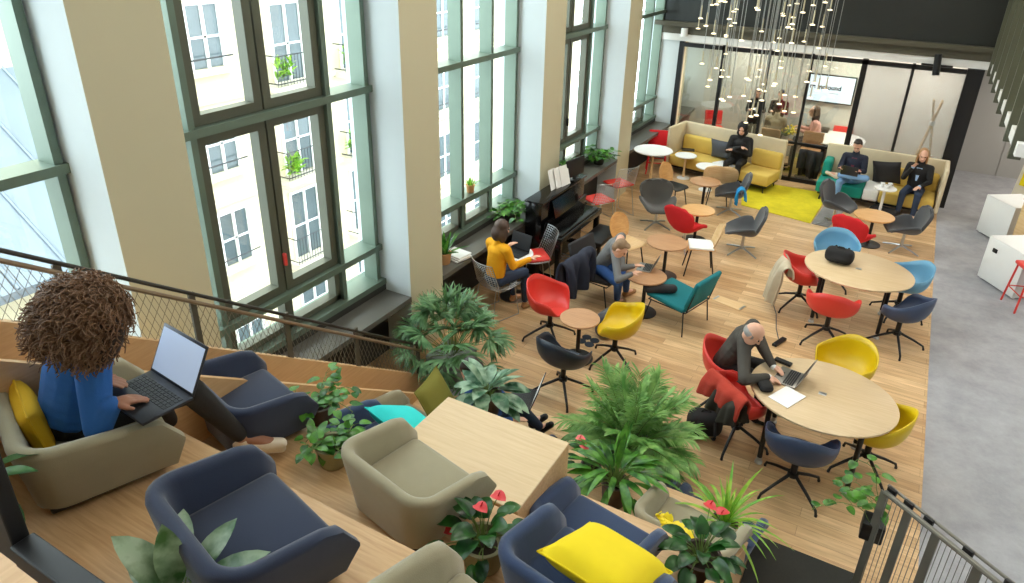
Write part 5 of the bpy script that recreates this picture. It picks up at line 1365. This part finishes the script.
q = spot(487, 412, .552); leafy('silvery broad-leaved plant at the corner of the oak block', (q.x, q.y, .552), .13, .22, 'brownpot', 30, .30, .125, 'leafC', 3, el0=85, el1=20, droop=.8, stalk=.12)
q = spot(613, 502, .552); leafy('dark green long-leaved plant in a brown pot on the right tier', (q.x, q.y, .552), .105, .22, 'brownpot', 50, .34, .062, 'leafB', 4, el0=88, el1=22, droop=1.0, stalk=.20)
q = spot(590, 476, .552); leafy('small plant with two coral flowers beside the brown pot plant', (q.x, q.y, .552), .08, .12, 'brownpot', 18, .15, .09, 'leafD', 6, 'heart', 80, 10, .7, .16, [(-.11, -.02, .36), (-.05, -.05, .33)], fm='pinkspathe')
q = spot(483, 563, 1.652); leafy('greige pot with glossy heart leaves and red flowers beside the greige chair', (q.x, q.y, 1.652), .115, .17, 'sagepot', 24, .15, .10, 'leafD', 7, 'heart', 85, 12, .9, .17, [(.05, .06, .44), (-.04, .04, .34), (-.19, -.03, .14)], fm='spathe', fold=.3)
q = spot(697, 576, 1.102); leafy('brown round pot with dark leaves and red flowers at the right end of the tiers', (q.x, q.y, 1.102), .12, .18, 'brownpot', 30, .15, .09, 'leafD', 9, 'heart', 85, 10, .9, .17, [(-.03, .20, .40), (.04, .22, .34)], fm='spathe', fold=.3)
q = spot(722, 535, .552); leafy('spider plant with arching striped leaves at the right end of the tiers', (q.x, q.y, .552), .09, .15, 'brownpot', 40, .46, .030, 'leafE', 10, 'strap', 88, 10, 1.5, 0, name='spider_plant')
q = spot(690, 542, 1.02); t = thing('yellow_blossom', 'bright yellow petal spray leaning over the greige chair at the right end', 'flowers', tuple(q)); Q = MB()
b_ = spot(657, 515, 1.05) - q; Q.chain([(0, 0, -.06), b_ * .5, b_], [.02, .03, .012])
for i in range(26): k = i / 25; Q.leaf(b_ * k, (rnd.uniform(-1, 1), rnd.uniform(-.6, 1), rnd.uniform(-.2, .6)), .10 * (1 - .4 * k), .05, .4, n=4)
Q.build('petals', 'yelspathe', t)
q = spot(334, 462, 1.652); trailing('trailing plant in a greige pot beside the greige tub chair', (q.x, q.y, 1.652), .10, .15, 'sagepot', 9, 'leafB', 21, up=.10, fall=.11, leafL=.075)
q = spot(322, 420, 1.652); trailing('trailing plant in a brown pot touching the navy tub chair arm', (q.x, q.y, 1.652), .09, .14, 'brownpot', 7, 'leafB', 22, up=.24, fall=.0, leafL=.08)
q = spot(176, 588, 2.46); leafy('variegated broad-leaved plant at the bottom edge of the picture', (q.x, q.y, 2.202), .10, .16, 'sagepot', 20, .34, .12, 'leafV', 15, el0=86, el1=30, droop=.7, stalk=.10)
q = spot(-46, 462, 2.75); leafy('dark leaves of a plant at the left edge of the picture', (q.x, q.y, 2.202), .12, .40, 'brownpot', 11, .22, .10, 'leafD', 16, el0=70, el1=5, droop=.9, stalk=.12)
a = spot(878, 527, .62); trailing('trailing vine in a black pot hung on the grey mesh railing', (a.x - .03, a.y + .02, .50), .08, .16, 'black', 5, 'leafB', 31, up=.45, fall=.25, leafL=.10, square=True, bias=V((-.8, .2, .5)))
leafy('spiky plant in a tan pot on the ledge behind the woman in yellow', (-4.62, 6.56, .822), .085, .15, 'terracotta', 18, .30, .06, 'leafB', 41, 'strap', 88, 30, .6)
trailing('bushy green plant on the window ledge at the piano', (-4.62, 8.25, .822), .10, .12, 'ledgedark', 13, 'leafB', 42, up=.22, fall=.12, leafL=.10)
leafy('small bright green plant in a tan pot standing on the window bar', (-4.90, 7.60, 1.397), .055, .11, 'terracotta', 30, .15, .02, 'leafE', 43, 'strap', 88, 25, .5)
trailing('bushy green plant on the far window ledge above the red padded chairs', (-4.62, 11.45, .822), .10, .13, 'ledgedark', 14, 'leafB', 44, up=.24, fall=.12, leafL=.11)
trailing('little green plant on the far window sill beside the casement', (-4.88, 10.4, .967), .06, .10, 'ledgedark', 8, 'leafB', 45, up=.15, fall=.08, leafL=.08)
